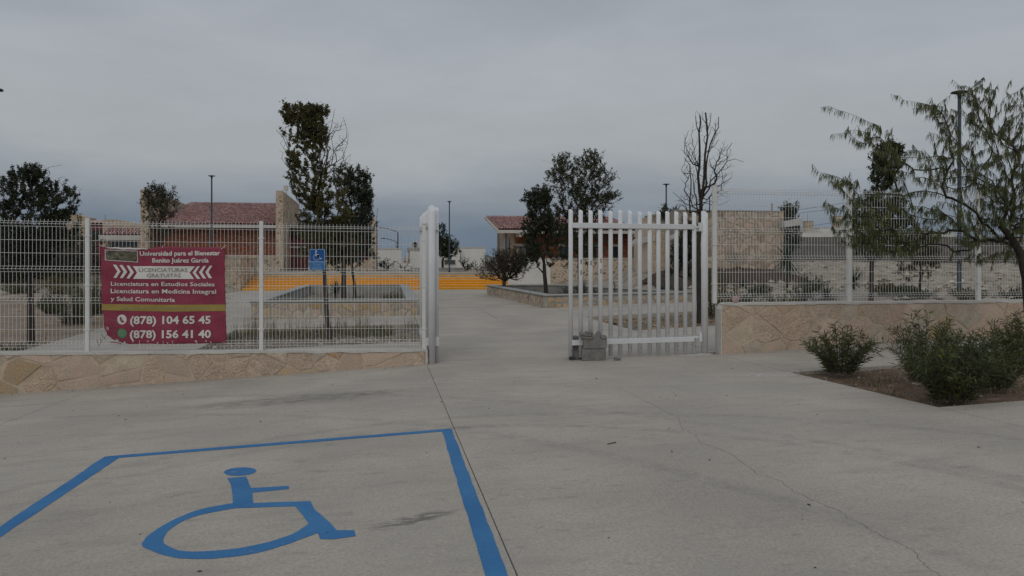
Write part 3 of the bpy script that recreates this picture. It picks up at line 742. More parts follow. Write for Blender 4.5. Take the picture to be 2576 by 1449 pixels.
# ------------------------------------------------------------------ gate
def cut_tube(x, y, z0, z1, r, n=18, cut=1.):
    """upright pipe whose top is cut on a slant facing the viewer"""
    b = MB(); V = []
    for k in range(n):
        a = 2*math.pi*k/n; V.append((x+r*math.cos(a), y+r*math.sin(a), z0))
    for k in range(n):
        a = 2*math.pi*k/n; V.append((x+r*math.cos(a), y+r*math.sin(a), z1 - r*cut + r*cut*math.sin(a)))
    b.v = V; b.f = [(k, (k+1) % n, n+(k+1) % n, n+k) for k in range(n)] + [tuple(range(n, 2*n)), tuple(range(n-1, -1, -1))]
    return b
def smooth_sides(o):
    for p in o.data.polygons:
        if len(p.vertices) == 4: p.use_smooth = True
def gate_leaf(label, A0, A1, picks, ztop, zbot, rl, hinge_end):
    A0 = Vector(A0); A1 = Vector(A1); d = (A1-A0).normalized(); nrm = Vector((d.y, -d.x))
    g = thing('gate_leaf', (A1.x, A1.y, 0), label, 'gate leaf')
    for t in picks:
        p = A0 + (A1-A0)*t
        o = cut_tube(p.x, p.y, zbot + rnd.uniform(-.012,.012), ztop + rnd.uniform(-.010,.010) , .0365, 16, .95).build('picket', M['white'], g); smooth_sides(o)
    for z in rl:
        b = MB(); a = A0 - nrm*(-.0) ; c0 = A0 + nrm*.033 + d*.02; c1 = A1 + nrm*.033
        b.bar((c0.x, c0.y, z), (c1.x, c1.y, z), .075, .055) if False else b.obox(((c0.x+c1.x)/2, (c0.y+c1.y)/2, z), (d.x*(A1-A0).length/2, d.y*(A1-A0).length/2, 0), (nrm.x*.022, nrm.y*.022, 0), (0,0,.043))
        bevel(b.build('rail', M['white'], g), .004)
    return g, d, nrm
pk = [((2230+x/2.263)/1.565) for x in (38,127,215,303,394,480,567,654,742,820,900,979,1058,1138)]
A0, A1 = Vector((2.99, 12.54)), Vector((5.235, 12.80))
def on_leaf(px):
    dx = (px-CX)/FPX; D = Vector((dx*CT+ST, -dx*ST+CT)); d = A1-A0
    t = (A0.x*D.y - A0.y*D.x)/(d.y*D.x - d.x*D.y); return t
gl, gd, gn = gate_leaf('white picket gate leaf of fourteen slant-cut pipes, standing closed right of the opening', A0, A1, [on_leaf(p) for p in pk], 2.555, .085, (2.285, .325), 1)
for k, t in enumerate([on_leaf(p) for p in pk]):
    p = A0 + (A1-A0)*t
    if k in (2,3) : continue
    b = MB(); zz = .20 + rnd.uniform(-.015,.015); b.add([(p.x+.008,p.y-.0385,zz+.03),(p.x+.014,p.y-.0385,zz+.03),(p.x+.011,p.y-.0385,zz-.02)], [(0,2,1)]); b.build('drain_slit', M['dark'], gl)
    for _ in range(2):
        zz = rnd.uniform(.4, 2.2); b = MB(); b.box(p.x-.006, p.x-.001, p.y-.0385, p.y-.037, zz, zz+.006); b.build('paint_chip', M['metal'], gl)
for z in (2.285, .36):
    b = MB(); b.bar((A1.x+.0, A1.y-.03, z), (A1.x+.12, A1.y-.02, z), .03); b.box(A1.x+.105, A1.x+.155, A1.y-.07, A1.y+.0, z-.075, z+.075); b.build('hinge', M['white'], gl)
b = MB(); b.tube([(A0.x, A0.y-.02, .04), (A0.x, A0.y-.02, .30)], .012, 8); b.box(A0.x-.03, A0.x+.07, A0.y-.05, A0.y+.01, .045, .085); b.build('drop_bolt', M['metal'], gl)
for k, zz in ((1, 1.68), (2, 1.66), (3, 1.70), (3, 1.52), (1, 1.5)):
    t = on_leaf(pk[k]); p = A0 + (A1-A0)*t
    b = MB(); b.box(p.x-.014, p.x+.012, p.y-.0395, p.y-.036, zz-.04, zz+.035); b.build('scuff_mark', mat('rubbed_paint', (.30,.28,.25), bump=0), gl)
pr = PV(1772.5, 893, 12.78)
gp = thing('gate_post', (pr.x, pr.y, 0), 'thick round white gate post at the right with slant-cut top', 'gate post')
o = cut_tube(pr.x, pr.y, gz(pr.x, pr.y)-.03, 2.575, .0585, 28, 1.).build('pipe', M['white'], gp); smooth_sides(o)
b = MB(); b.tube([(pr.x, pr.y, .98), (pr.x, pr.y, 1.0)], .0605, 24); b.build('weld_ring', M['trimwhite'], gp)
b = MB(); b.tube([(pr.x, pr.y, gz(pr.x, pr.y)-.02), (pr.x, pr.y, gz(pr.x, pr.y)+.012)], [.16,.09], 14); b.build('base_grout', M['trimwhite'], gp)
# left side: front post, hinge post and the leaf swung inwards
pl = P(1086.5, 915, 12.62); z0 = gz(pl.x, pl.y)-.03
g3 = thing('gate_post', (pl.x, pl.y, 0), 'thick round white gate post at the left end of the wall, nearest the opening', 'gate post')
o = cut_tube(pl.x, pl.y, z0, 2.61, .0565, 28, 1.).build('pipe', M['white'], g3); smooth_sides(o)
o = cut_tube(pl.x+.085, pl.y+.13, z0, 2.585, .034, 20, 1.).build('hinge_pipe', M['white'], g3); smooth_sides(o)
for z in (2.27, .36):
    b = MB(); b.box(pl.x+.05, pl.x+.115, pl.y+.04, pl.y+.16, z-.07, z+.07); b.build('hinge', M['white'], g3)
    b = MB(); b.tube([(pl.x+.09, pl.y+.05, z-.03), (pl.x+.09, pl.y+.05, z+.05)], .02, 10); b.build('hinge_pin', M['white'], g3)
B1, B0 = Vector((.665, 12.80)), Vector((.615, 15.0))
g4, d4, n4 = gate_leaf('white picket gate leaf swung inwards behind the left gate post, seen edge-on', B0, B1, [i/13. for i in range(14)], 2.56, .085, (2.285, .325), 1)
b = MB(); b.box(.60, .66, 12.70, 12.78, .30, .42); b.box(.585, .60, 12.69, 12.76, .22, .40); b.build('hasp', M['white'], g4)

# ------------------------------------------------------------------ concrete blocks propping the gate
def chipped_block(c, L_, D_, H, rot, name, label, hollow=False, upright=False, group=None, seed=0):
    r = random.Random(seed); bm = bmesh.new()
    bmesh.ops.create_cube(bm, size=1)
    bmesh.ops.scale(bm, vec=(L_, D_, H), verts=bm.verts)
    bmesh.ops.subdivide_edges(bm, edges=bm.edges[:], cuts=5, use_grid_fill=True)
    for v in bm.verts:
        n_ = mnoise.noise(Vector((v.co.x*22+seed*5, v.co.y*22, v.co.z*22)))
        k = sum(1 for a, b_ in zip(v.co, (L_/2, D_/2, H/2)) if abs(abs(a)-b_) < 1e-4)
        v.co *= 1 - (.012 + .018*max(0, n_))*(k >= 2) - .005*n_
    me = bpy.data.meshes.new(name); bm.to_mesh(me); bm.free(); me.materials.append(M['block'])
    me.transform(Matrix.Translation(c) @ Matrix.Rotation(rot, 4, 'Z'))
    t = thing(name, c, label, 'block', group); link('body', me, t)
    return t
q = P(1495.5, 910, 12.72); gb = gz(q.x, q.y)
chipped_block(Vector((q.x, q.y+.07, gb+.096)), .40, .15, .187, math.radians(-6), 'cement_block', 'lower grey cement block standing on the concrete, propping the gate leaf', seed=1)
chipped_block(Vector((q.x+.025, q.y+.075, gb+.291)), .39, .15, .186, math.radians(-8), 'cement_block', 'upper grey cement block stacked under the broken pieces at the gate leaf', seed=2)
# hollow block standing behind the leaf
hb = thing('hollow_block', (q.x-.2, q.y+.36, gb), 'hollow grey block on its end behind the lower left gate pickets', 'block')
b = MB(); bx, by = q.x-.33, q.y+.255
b.box(bx, bx+.15, by, by+.03, gb, gb+.38); b.box(bx, bx+.15, by+.17, by+.20, gb, gb+.38)
for z_ in (0, .165, .35): b.box(bx, bx+.15, by+.03, by+.17, gb+z_, gb+z_+.03)
b.box(bx+.12, bx+.33, by-.02, by+.16, gb, gb+.11)
bevel(b.build('shell', M['block'], hb), .006, 2)
def chunk(label, D0, D1, s, depth, seed, tilt=0., pts=None):
    """broken piece: outline D-grid points extruded in depth"""
    P0 = [P(x, y, s) for x, y in pts]; n = len(P0); fwd = Vector((ST*.4, CT, 0)).normalized()*depth; r = random.Random(seed)
    c = sum(P0, Vector())/n
    vs_ = [p for p in P0] + [c + (p-c)*r.uniform(.8,.95) - fwd*.18 + Vector((0,0,0)) for p in P0] + [p + fwd + Vector((0,0,r.uniform(-.006,.006))) for p in P0]
    fs = [tuple(range(n, 2*n))[::-1]] + [(i, (i+1)%n, n+(i+1)%n, n+i) for i in range(n)] + [(2*n+i, 2*n+(i+1)%n, (i+1)%n, i) for i in range(n)] + [tuple(range(2*n, 3*n))]
    b = MB(); b.add(vs_, fs); o = b.build('block_fragment', M['block'])
    bm = bmesh.new(); bm.from_mesh(o.data); bmesh.ops.recalc_face_normals(bm, faces=bm.faces); bm.to_mesh(o.data); bm.free()
    bevel(o, .005, 2); tag(o, label, 'fragment')
def z4(x, y): return ((2230+x/9.055)/1.565, (1280+y/9.055)/1.565)
sF = (q - Vector((0,0,0))).y  # forward distance is close to the block's
sF = 12.72
chunk('long low grey block fragment lying on top of the upper cement block', 0, 0, sF, .12, 1, pts=[z4(*p) for p in ((500,400),(560,395),(760,410),(900,415),(975,430),(960,484),(800,492),(600,480),(520,455))])
chunk('flat grey block fragment stacked on the left over the long low one', 0, 0, sF+.01, .1, 2, pts=[z4(*p) for p in ((492,290),(600,275),(740,285),(905,345),(900,398),(700,378),(520,372),(490,340))])
chunk('thin grey block fragment tilted on the very top of the pile', 0, 0, sF+.04, .07, 3, pts=[z4(*p) for p in ((672,230),(720,218),(860,245),(965,245),(965,300),(900,335),(790,300),(700,268))])
chunk('notched U-shaped grey block fragment on top of the cement blocks', 0, 0, sF+.02, .09, 4, pts=[z4(*p) for p in ((905,330),(970,300),(1010,345),(1075,345),(1080,290),(1130,240),(1195,200),(1240,370),(1190,440),(1150,475),(1060,488),(960,484),(900,450))])
chunk('rounded grey block fragment at the right end of the pile', 0, 0, sF, .10, 5, pts=[z4(*p) for p in ((1205,440),(1230,390),(1300,355),(1400,360),(1440,420),(1450,470),(1400,490),(1300,486),(1230,480))])
gg = G(1554, 907); sg = gg.x*ST + gg.y*CT
chunk('small dark grey fragment lying alone on the concrete by the gate', 0, 0, sg, .08, 6, pts=[z4(*p) for p in ((1712,1165),(1760,1150),(1840,1140),(1925,1170),(1950,1205),(1940,1240),(1715,1235))])

# ------------------------------------------------------------------ blue sign and banner on the fence
def text_mesh(txt, bold=0.):
    c = bpy.data.curves.new('lettering', 'FONT'); c.body = txt; c.size = 1.; c.offset = bold; c.resolution_u = 2; c.fill_mode = 'FRONT'
    o = bpy.data.objects.new('lettering', c); COL.objects.link(o)
    bpy.context.view_layer.update()
    me = bpy.data.meshes.new_from_object(o.evaluated_get(bpy.context.evaluated_depsgraph_get()))
    V = np.array([v.co[:2] for v in me.vertices]); F = [tuple(p.vertices) for p in me.polygons]
    bpy.data.objects.remove(o); bpy.data.meshes.remove(me)
    return V, F
def capheight(bold):
    V, F = text_mesh('E', bold); return V[:,1].max()
VB = 12.683
def wave(u, z):
    w = .010*math.sin(u*4.1+z*1.3) + .006*math.sin(u*9.3-z*5.1+1) + .004*math.sin(z*15+u*3) + .0008*math.sin(u*37+z*21) + .0008*math.sin(z*44-u*17)
    return VB + w
def zb(x, y):
    return ((390+x/3.449)/1.565, (950+y/3.449)/1.565)
def on_banner(x, y, lift):
    p = PV(*zb(x, y), VB); p.y = wave(p.x, p.z) - lift; return p
ban = thing('banner', PV(411, 862, VB), 'torn maroon banner tied to the fence listing university courses and phone numbers', 'banner')
M['ban'] = mat('faded_maroon_vinyl', (.255,.038,.068), rough=.55, vary=.18, scale=3.5, fine=30, fine_amt=.08, bump=.12, dirt=((.36,.17,.19),12,.66,.5))
M['ban_w'] = mat('print_white', (.66,.64,.61), vary=.1, scale=4, bump=0, dirt=((.25,.10,.12),16,.66,.6))
M['ban_o'] = mat('print_olive', (.27,.255,.17), vary=.1, bump=0)
M['ban_g'] = mat('print_gold', (.34,.255,.075), vary=.1, scale=4, bump=0, dirt=((.32,.25,.12),12,.66,.5))
M['ban_gl'] = mat('print_pale_gold', (.36,.33,.16), vary=.1, bump=0)
M['ban_gr'] = mat('print_green', (.09,.24,.12), vary=.2, scale=8, bump=0, dirt=((.3,.42,.3),30,.6,.5))
M['ban_p'] = mat('printed_picture', (.055,.055,.042), vary=.5, scale=18, col2=(.16,.15,.10), fine=50, fine_amt=.5, bump=0)
rb = random.Random(9)
b = MB(); nx, ny = 74, 58
def edge_top(t): return lerp(t, [0,.03,.06,.2,.38,.42,.5,.7,.92,.97,1], [62,72,95,108,112,88,70,82,80,84,96]) 
def edge_bot(t): return lerp(t, [0,.03,.07,.12,.17,.20,.3,.5,.7,.9,.97,1], [1180,1285,1330,1365,1380,1392,1386,1392,1390,1384,1378,1380])
def edge_l(s): return lerp(s, [0,.2,.5,.63,.8,.9,1], [14,22,36,30,50,58,66])
def edge_r(s): return lerp(s, [0,.1,.3,.6,.8,1], [1716,1712,1708,1722,1728,1732])
for j in range(ny+1):
    for i in range(nx+1):
        t, s = i/nx, j/ny
        x = edge_l(s)*(1-t) + edge_r(s)*t; y = edge_top(t)*(1-s) + edge_bot(t)*s
        if i in (0,nx) or j in (0,ny): x += rb.uniform(-4,4); y += rb.uniform(-4,4)
        b.v.append(tuple(on_banner(x, y, 0)))
holes = set()
def torn(x, y):
    # ragged tears near the lower left corner and along the bottom hem
    if x < 175 and y > 1120 and mnoise.noise(Vector((x/26, y/40, 1))) > .30: return True
    if 150 < x < 420 and y > 1300 and mnoise.noise(Vector((x/30, y/18, 3))) > .34: return True
    if y > 1345 and mnoise.noise(Vector((x/34, y/20, 7))) > .42: return True
    return False
for j in range(ny):
    for i in range(nx):
        t, s = (i+.5)/nx, (j+.5)/ny
        if torn(edge_l(s)*(1-t) + edge_r(s)*t, edge_top(t)*(1-s) + edge_bot(t)*s): continue
        a = j*(nx+1)+i; b.f.append((a+nx+1, a+nx+2, a+1, a))
o = b.build('sheet', M['ban'], ban, smooth=True); m = o.modifiers.new('thickness', 'SOLIDIFY'); m.thickness = .0015; m.offset = 1
sheet = o
WL_s = ban
def print_poly(pts, name, material, lift=.006, sub=60):
    bm = bmesh.new(); q_ = []
    for i in range(len(pts)):
        a, c = pts[i], pts[(i+1) % len(pts)]; k = max(1, int(math.hypot(c[0]-a[0], c[1]-a[1])/sub))
        for j in range(k): q_.append((a[0]+(c[0]-a[0])*j/k, a[1]+(c[1]-a[1])*j/k))
    f = bm.faces.new([bm.verts.new((x, -y, 0)) for x, y in q_]); bmesh.ops.triangulate(bm, faces=[f])
    xs = [p[0] for p in q_]
    k = int((max(xs)-min(xs))/40)
    for i in range(1, k+1):
        bmesh.ops.bisect_plane(bm, geom=bm.verts[:]+bm.edges[:]+bm.faces[:], plane_co=(min(xs)+(max(xs)-min(xs))*i/(k+1),0,0), plane_no=(1,0,0))
    ys = [-p[1] for p in q_]; k = int((max(ys)-min(ys))/40)
    for i in range(1, k+1):
        bmesh.ops.bisect_plane(bm, geom=bm.verts[:]+bm.edges[:]+bm.faces[:], plane_co=(0,min(ys)+(max(ys)-min(ys))*i/(k+1),0), plane_no=(0,1,0))
    for f in bm.faces:
        f.normal_update()
        if f.normal.z < 0: f.normal_flip()
    for v in bm.verts: v.co = on_banner(v.co.x, -v.co.y, lift)
    me = bpy.data.meshes.new(name); bm.to_mesh(me); bm.free(); me.materials.append(material); link(name, me, ban)
def print_text(txt, x0, x1, yb0, yb1, cap, material, bold=.0, lift=.0078, name='lettering'):
    V, F = text_mesh(txt, bold); ch = capheight(bold); w0, w1 = V[:,0].min(), V[:,0].max()
    b = MB()
    for x, y in V:
        t = (x-w0)/(w1-w0); b.v.append(tuple(on_banner(x0+(x1-x0)*t, yb0+(yb1-yb0)*t - y/ch*cap, lift)))
    b.f = F; o = b.build(name, material, ban); o['kind'] = 'stuff'
print_text('Universidad para el Bienestar', 555, 1648, 196, 187, 60, M['ban_w'], .028)
print_text('Benito Juárez García', 722, 1492, 288, 286, 60, M['ban_w'], .028)
print_poly([(462,338),(1302,340),(1225,425),(1290,512),(462,510),(520,425)], 'ribbon', M['ban_w'])
for p in ([(195,315),(238,318),(300,408),(240,498),(198,495),(255,408)], [(282,322),(325,322),(388,415),(325,500),(285,498),(342,412)], [(380,330),(415,330),(478,420),(415,505),(375,502),(430,420)],
          [(1330,340),(1368,338),(1310,425),(1378,510),(1330,508),(1268,425)], [(1418,335),(1455,333),(1400,420),(1455,505),(1415,505),(1355,420)], [(1505,333),(1542,330),(1485,418),(1537,500),(1492,500),(1443,418)]):
    print_poly(p, 'chevron', M['ban_w'])
print_text('LICENCIATURAS', 545, 1197, 414, 416, 50, M['ban_o'], .006, .0125)
print_text('GRATUITAS', 652, 1108, 488, 486, 48, M['ban_o'], .006, .0125)
print_text('Licenciatura en Estudios Sociales', 165, 1570, 602, 610, 54, M['ban_w'], .016)
print_text('Licenciatura en Medicina Integral', 162, 1590, 702, 712, 58, M['ban_w'], .016)
print_text('y Salud Comunitaria', 160, 1030, 806, 822, 56, M['ban_w'], .016)
print_poly([(36,850),(1000,862),(1712,858),(1724,945),(1000,955),(34,935)], 'gold_band', M['ban_g'])
print_text('Becas jóvenes escribiendo el futuro', 272, 1485, 926, 930, 42, M['ban_gl'], -.001, .0125)
print_text('(878) 104 65 45', 425, 1515, 1120, 1116, 104, M['ban_w'], .030)
print_text('(878) 156 41 40', 420, 1520, 1312, 1308, 104, M['ban_w'], .030)
circ = lambda cx, cy, rx, n=22, ry=None: [(cx+rx*math.cos(2*math.pi*k/n), cy+(ry or rx)*math.sin(2*math.pi*k/n)) for k in range(n)]
print_poly(circ(312,1062,67), 'phone_disc', M['ban_w'], sub=400)
hand = [(288,1030),(303,1026),(312,1048),(302,1058),(316,1078),(328,1070),(344,1084),(338,1100),(318,1102),(294,1080),(282,1052)]
print_poly(hand, 'handset', M['ban'], .0125, sub=400)
print_poly(circ(315,1250,66) , 'message_disc', M['ban_gr'], sub=400)
def ringpoly(cx, cy, r0, r1, name, material, lift):
    b = MB(); n = 22
    for k in range(n):
        a = 2*math.pi*k/n; b.v.append(tuple(on_banner(cx+r0*math.cos(a), cy+r0*math.sin(a), lift))); b.v.append(tuple(on_banner(cx+r1*math.cos(a), cy+r1*math.sin(a), lift)))
    b.f = [(2*k, 2*k+1, (2*k+3) % (2*n), (2*k+2) % (2*n)) for k in range(n)]
    b.build(name, material, ban)
M['ban_gw'] = mat('print_pale_green', (.26,.38,.27), bump=0, vary=.1)
ringpoly(315, 1248, 34, 42, 'bubble_ring', M['ban_gw'], .0125)
print_poly([(x*.55+142, y*.55+662) for x, y in hand], 'handset', M['ban_gw'], .0128, sub=400)
print_poly([(78,112),(528,130),(530,287),(80,257)], 'picture_border', M['ban_w'])
print_poly([(90,120),(520,138),(520,276),(90,247)], 'picture', M['ban_p'], .011)
# folded white underside of the hem at the top left, hem roll at the bottom, creases and cord ties
b = MB(); n = 26
for i in range(n+1):
    x = 105 + (690-105)*i/n; w = 26*math.sin(math.pi*min(1, (i+1)/n))**.6 + 3*math.sin(i*1.9)
    y = edge_top((x-20)/1700) - 8 + 3*math.sin(i*.8)
    b.v.append(tuple(on_banner(x, y-w*.45, .006))); b.v.append(tuple(on_banner(x, y+w*.2, .018))); b.v.append(tuple(on_banner(x, y+w*.55, .007)))
for i in range(n): b.f += [(3*i, 3*i+1, 3*i+4, 3*i+3), (3*i+1, 3*i+2, 3*i+5, 3*i+4)]
b.build('folded_hem', M['ban_w'], ban, smooth=True)
b = MB(); b.tube([on_banner(x, 1378+8*math.sin(x/40.), .012) for x in range(150, 300, 12)] + [on_banner(308, 1398, .012)], [.007]*14, 6); b.tube([on_banner(x, 1388+3*math.sin(x/60.), .01) for x in range(400, 900, 20)], .004, 6)
b.build('rolled_hem', M['ban'], ban, smooth=True)
b = MB()
for _ in range(46):
    x = rb.choice([rb.uniform(40,420), rb.uniform(60,1700), rb.uniform(60, 500)]); y = rb.uniform(980, 1370) if x < 450 or rb.random() < .6 else rb.uniform(640, 1370)
    pts = [(x, y)]; a = rb.uniform(0, 6.28)
    for k in range(rb.randint(2,5)): a += rb.uniform(-.6,.6); pts.append((pts[-1][0]+math.cos(a)*rb.uniform(8,26), pts[-1][1]+abs(math.sin(a))*rb.uniform(8,30)))
    pts = [p for p in pts if 40 < p[0] < 1700 and p[1] < 1370]
    if len(pts) > 1: b.tube([on_banner(px_, py_, .0085) for px_, py_ in pts], rb.uniform(.0008,.0018), 4)
b.build('crease_cracks', mat('exposed_scrim', (.34,.25,.25), bump=0), ban, kind='stuff')
def tie(pts, w=.0022, lift=.02):
    b = MB(); b.tube([on_banner(x, y, lift) for x, y in pts], w, 5); b.build('cord_tie', M['metal'] if w < .003 else M['ban_w'], ban)
tie([(140,1230),(90,1290),(30,1360),(8,1410)]); tie([(20,1310),(30,1360),(60,1385)]); tie([(30,1360),(12,1330)])
tie([(555,1340),(552,1370),(560,1445)], .003); tie([(880,1350),(875,1395),(905,1440)], .0032); tie([(1010,1345),(1000,1380)], .004); tie([(1300,1350),(1330,1370),(1340,1400)], .004)
tie([(1660,110),(1700,75),(1735,50)], .0035); tie([(1690,1370),(1730,1385),(1790,1390)], .003); tie([(70,70),(30,60),(5,50)], .004); tie([(310,1395),(325,1450)], .003); tie([(860,90),(870,60)], .003)
tie([(1715,755),(1760,775),(1800,780)], .002)

# small parking sign
sg_ = thing('parking_sign', PV(798, 654, 12.69), 'blue accessible parking sign wired to the fence, with a white wheelchair symbol', 'sign')
def zs(x, y): return ((1200+x/7.24)/1.565, (960+y/7.24)/1.565)
VS = 12.695
def onsign(x, y, d): p = PV(*zs(x, y), VS); p.y -= d; return p
def sign_poly(pts, name, material, d=.004, thick=None):
    P_ = [onsign(x, y, d) for x, y in pts]; n = len(P_)
    if thick:
        b = MB(); b.add(P_ + [p + Vector((0,thick,0)) for p in P_], [tuple(range(n))[::-1], tuple(range(n, 2*n))] + [(i, (i+1)%n, n+(i+1)%n, n+i) for i in range(n)]); b.build(name, material, sg_); return
    bm = bmesh.new(); f = bm.faces.new([bm.verts.new(p) for p in P_]); bmesh.ops.triangulate(bm, faces=[f]); me = bpy.data.meshes.new(name); bm.to_mesh(me); bm.free(); me.materials.append(material); link(name, me, sg_)
M['sblue'] = mat('sign_blue', (.010,.085,.30), rough=.45, vary=.08, bump=0); M['sblue2'] = mat('sign_light_blue', (.035,.165,.40), rough=.45, vary=.08, bump=0)
M['swhite'] = mat('sign_white', (.50,.52,.55), rough=.5, vary=.05, bump=0); M['spale'] = mat('sign_pale_line', (.22,.36,.55), rough=.5, bump=0, vary=.05)
sign_poly([(138,150),(560,150),(575,165),(575,735),(560,748),(138,745)], 'plate', M['spale'], 0, .004)
sign_poly([(155,168),(550,168),(550,492),(155,492)], 'upper_field', M['sblue'], .0015)
sign_poly([(155,516),(550,518),(550,730),(155,728)], 'lower_field', M['sblue2'], .0015)
sign_poly([(x, y) for x, y in circ(320,208,26,16)], 'head', M['swhite'], .003)
sign_poly([(300,228),(325,232),(330,292),(395,292),(398,314),(332,316),(334,332),(402,334),(440,408),(485,402),(488,426),(430,446),(386,352),(304,352)], 'figure', M['swhite'], .003)
b = MB(); n = 20
for k in range(n+1):
    a = math.radians(250 - 250*k/n)*1.0
    a = math.radians(110 + (360-110-(-0))*0) if False else math.radians(245) - math.radians(235)*k/n
    cx_, cy_ = 328, 386
    for r_ in (70, 88): b.v.append(tuple(onsign(cx_ + r_*math.cos(a), cy_ - r_*math.sin(a)*-1*-1, .0031)))
b.f = [(2*k, 2*k+1, 2*k+3, 2*k+2) for k in range(n)]
b = MB()
arc = [(330+82*math.cos(t), 384+86*math.sin(t)) for t in np.linspace(math.radians(-112), math.radians(-112-230), 22)]
b.tube([onsign(x, y, .003) for x, y in arc], .0042, 4); b.build('wheel', M['swhite'], sg_)
rt = random.Random(4)
for y, x0_, x1_ in ((545,180,525),(590,235,470),(630,243,448),(668,210,488),(708,208,485)):
    x = x0_
    while x < x1_:
        w = rt.uniform(8, 16)
        if rt.random() > .12: sign_poly([(x, y-rt.uniform(7,12)), (x+w, y-rt.uniform(7,12)), (x+w, y+9), (x, y+9)], 'worn_lettering', M['spale'], .003)
        x += w + rt.uniform(1,4)
for px_, py_, pts in ((0,0,[(640,1050)]),): pass
# scraps of tie wire left on the fences
sc_n = 0
SCR = ['pale twisted wire scrap on the left fence right of the mesh post, at knee height','wire scrap hanging low between the left mesh post and the banner','wire scrap near the coping just right of the left mesh post','knotted wire scrap at the far left end of the fence','bent wire scrap high on the right fence, nearest the first post','bent wire scrap high on the right fence, left one of the close pair','small knotted wire scrap high on the right fence, right one of the close pair','slanting wire scrap on the right fence above the stone building edge','wire scrap on the right fence before the middle of the stone building','wire scrap high on the left fence beside the second mesh post']
for (px_, py_, s1, s2) in ((251,1116,1.0,.6),(258,844,.5,.5),(245,858,.3,.8),(17,652,.3,.6),(1867,770,.8,.8),(2049,759,.8,.2),(2090,770,.3,.3),(1893,826,.8,-.3),(1925,905,.4,-.5),(666,880,.1,.2)):
    p = PV(px_, py_, 12.70); b = MB(); k = .06
    b.tube([p, p+Vector((k*s1,-.01,-k*s2)), p+Vector((k*s1*1.5,-.005,-k*s2*2.0))], .0025, 5); b.tube([p+Vector((-.02,0,.02)), p, p+Vector((.01,-.01,-.03))], .003, 5)
    wo = b.build('wire_scrap', M['metal']); tag(wo, SCR[sc_n], 'wire scrap', 'tie wire scraps left on the fence mesh'); sc_n += 1
p = PV(1853, 1165/1.565*1.0, 12.70)
# ------------------------------------------------------------------ yellow steps
st = thing('wide_steps', (-.5, 45, 0), 'wide flight of ochre yellow painted steps at the back of the plaza', 'steps')
SX0, SX1 = -8.2, 7.15; RS, TR = .13, .70
for i in range(7):
    b = MB(); v0 = 45.03 + TR*i
    b.box(SX0, SX1, v0, v0+TR+.02 if i < 6 else 49.24, RS*i - (.1 if i == 0 else .0), RS*(i+1)-.004)
    s_ = bevel(b.build('step', M['yellow'], st), .012, 2)
    b = MB(); b.box(SX0, SX1, v0-.004, v0+.07, RS*(i+1)-.022, RS*(i+1)); b.build('nosing', M['yellow_l'], s_)
ck = thing('stone_side_wall', (-8.6, 46, 0), 'tall pale stone wall at the left end of the yellow steps', 'wall')
b = MB(); b.box(-9.5, SX0-.02, 44.9, 50.5, -.1, 1.80); b.build('core', M['mortar'], ck)
stone_face(ck, (-9.5, 44.9, -.05), (1,0,0), (0,-1,0), 1.28, 1.85, .22, 51, .02, .015, [M['stone_sl'], M['stone_s']])
stone_face(ck, (SX0-.02, 44.9, -.05), (0,1,0), (1,0,0), 5.6, 1.85, .3, 52, .02, .01, [M['stone_sl'], M['stone_s']])
b = MB(); b.box(-9.55, SX0+.02, 44.86, 50.55, 1.80, 1.86); b.build('coping', M['capc'], ck)

# ------------------------------------------------------------------ planters
def planter(label, poly, zt, faces, soil):
    """poly counter-clockwise outer corners; faces: index -> (stone size, seed)"""
    n = len(poly); c = sum((Vector(p) for p in poly), Vector((0,0)))/n
    t = thing('stone_planter', (c.x, c.y, 0), label, 'planter')
    wth = .30
    P2 = [Vector(p) for p in poly]; inn = [Vector(p) for p in inset(poly, wth)]; ino = [Vector(p) for p in inset(poly, -.045)]; inn2 = [Vector(p) for p in inset(poly, wth+.035)]
    b = MB()
    for i in range(n):
        a, c_, d, e = P2[i], P2[(i+1)%n], inn[(i+1)%n], inn[i]
        b.add([(p.x,p.y,z) for z in (-.15, zt-.075) for p in (a,c_,d,e)], [(0,1,5,4),(2,3,7,6),(4,5,6,7)])
    b.build('core', M['conc'], t)
    prof = [(-.045, -.05), (-.052, -.03), (-.045, -.01), (-.02, 0), (wth+.02, 0), (wth+.035, -.02), (wth+.03, -.06), (wth+.0, -.072), (-.0, -.072), (-.03, -.068)]
    rings = [[Vector(p) for p in inset(poly, o)] for o, _ in prof]; b = MB()
    for i in range(n):
        for k, (_, dz) in enumerate(prof): b.v.append((rings[k][i].x, rings[k][i].y, zt+dz))
    m = len(prof)
    b.f = [(i*m+k, ((i+1)%n)*m+k, ((i+1)%n)*m+(k+1)%m, i*m+(k+1)%m) for i in range(n) for k in range(m)]
    b.build('coping', M['capc'], t)
    for i, (sz, sd_, j, mats) in faces.items():
        a, c_ = P2[i], P2[(i+1)%n]; d = (c_-a); L_ = d.length; d.normalize(); nn = Vector((d.y, -d.x, 0))
        stone_face(t, (a.x, a.y, -.08), (d.x, d.y, 0), nn, L_, zt-.075+.08, sz, sd_, j, .016, mats, drop=.1)
    bm = bmesh.new(); f = bm.faces.new([bm.verts.new((p.x, p.y, soil)) for p in inn]); me = bpy.data.meshes.new('planter_soil'); bm.to_mesh(me); bm.free(); me.materials.append(M['soilg']); link('soil', me, t)
    return t
PM = [M['stone'], M['stone_ochre'], M['stone_grey'], M['stone_sl']]
planter('long rectangular stone planter with grey coping behind the left mesh fence', [(-4.05,23.75),(.85,23.9),(.85,39),(-4.15,39)], .50, {0:(.24,61,.012,PM), 1:(.3,62,.02,PM)}, .06)
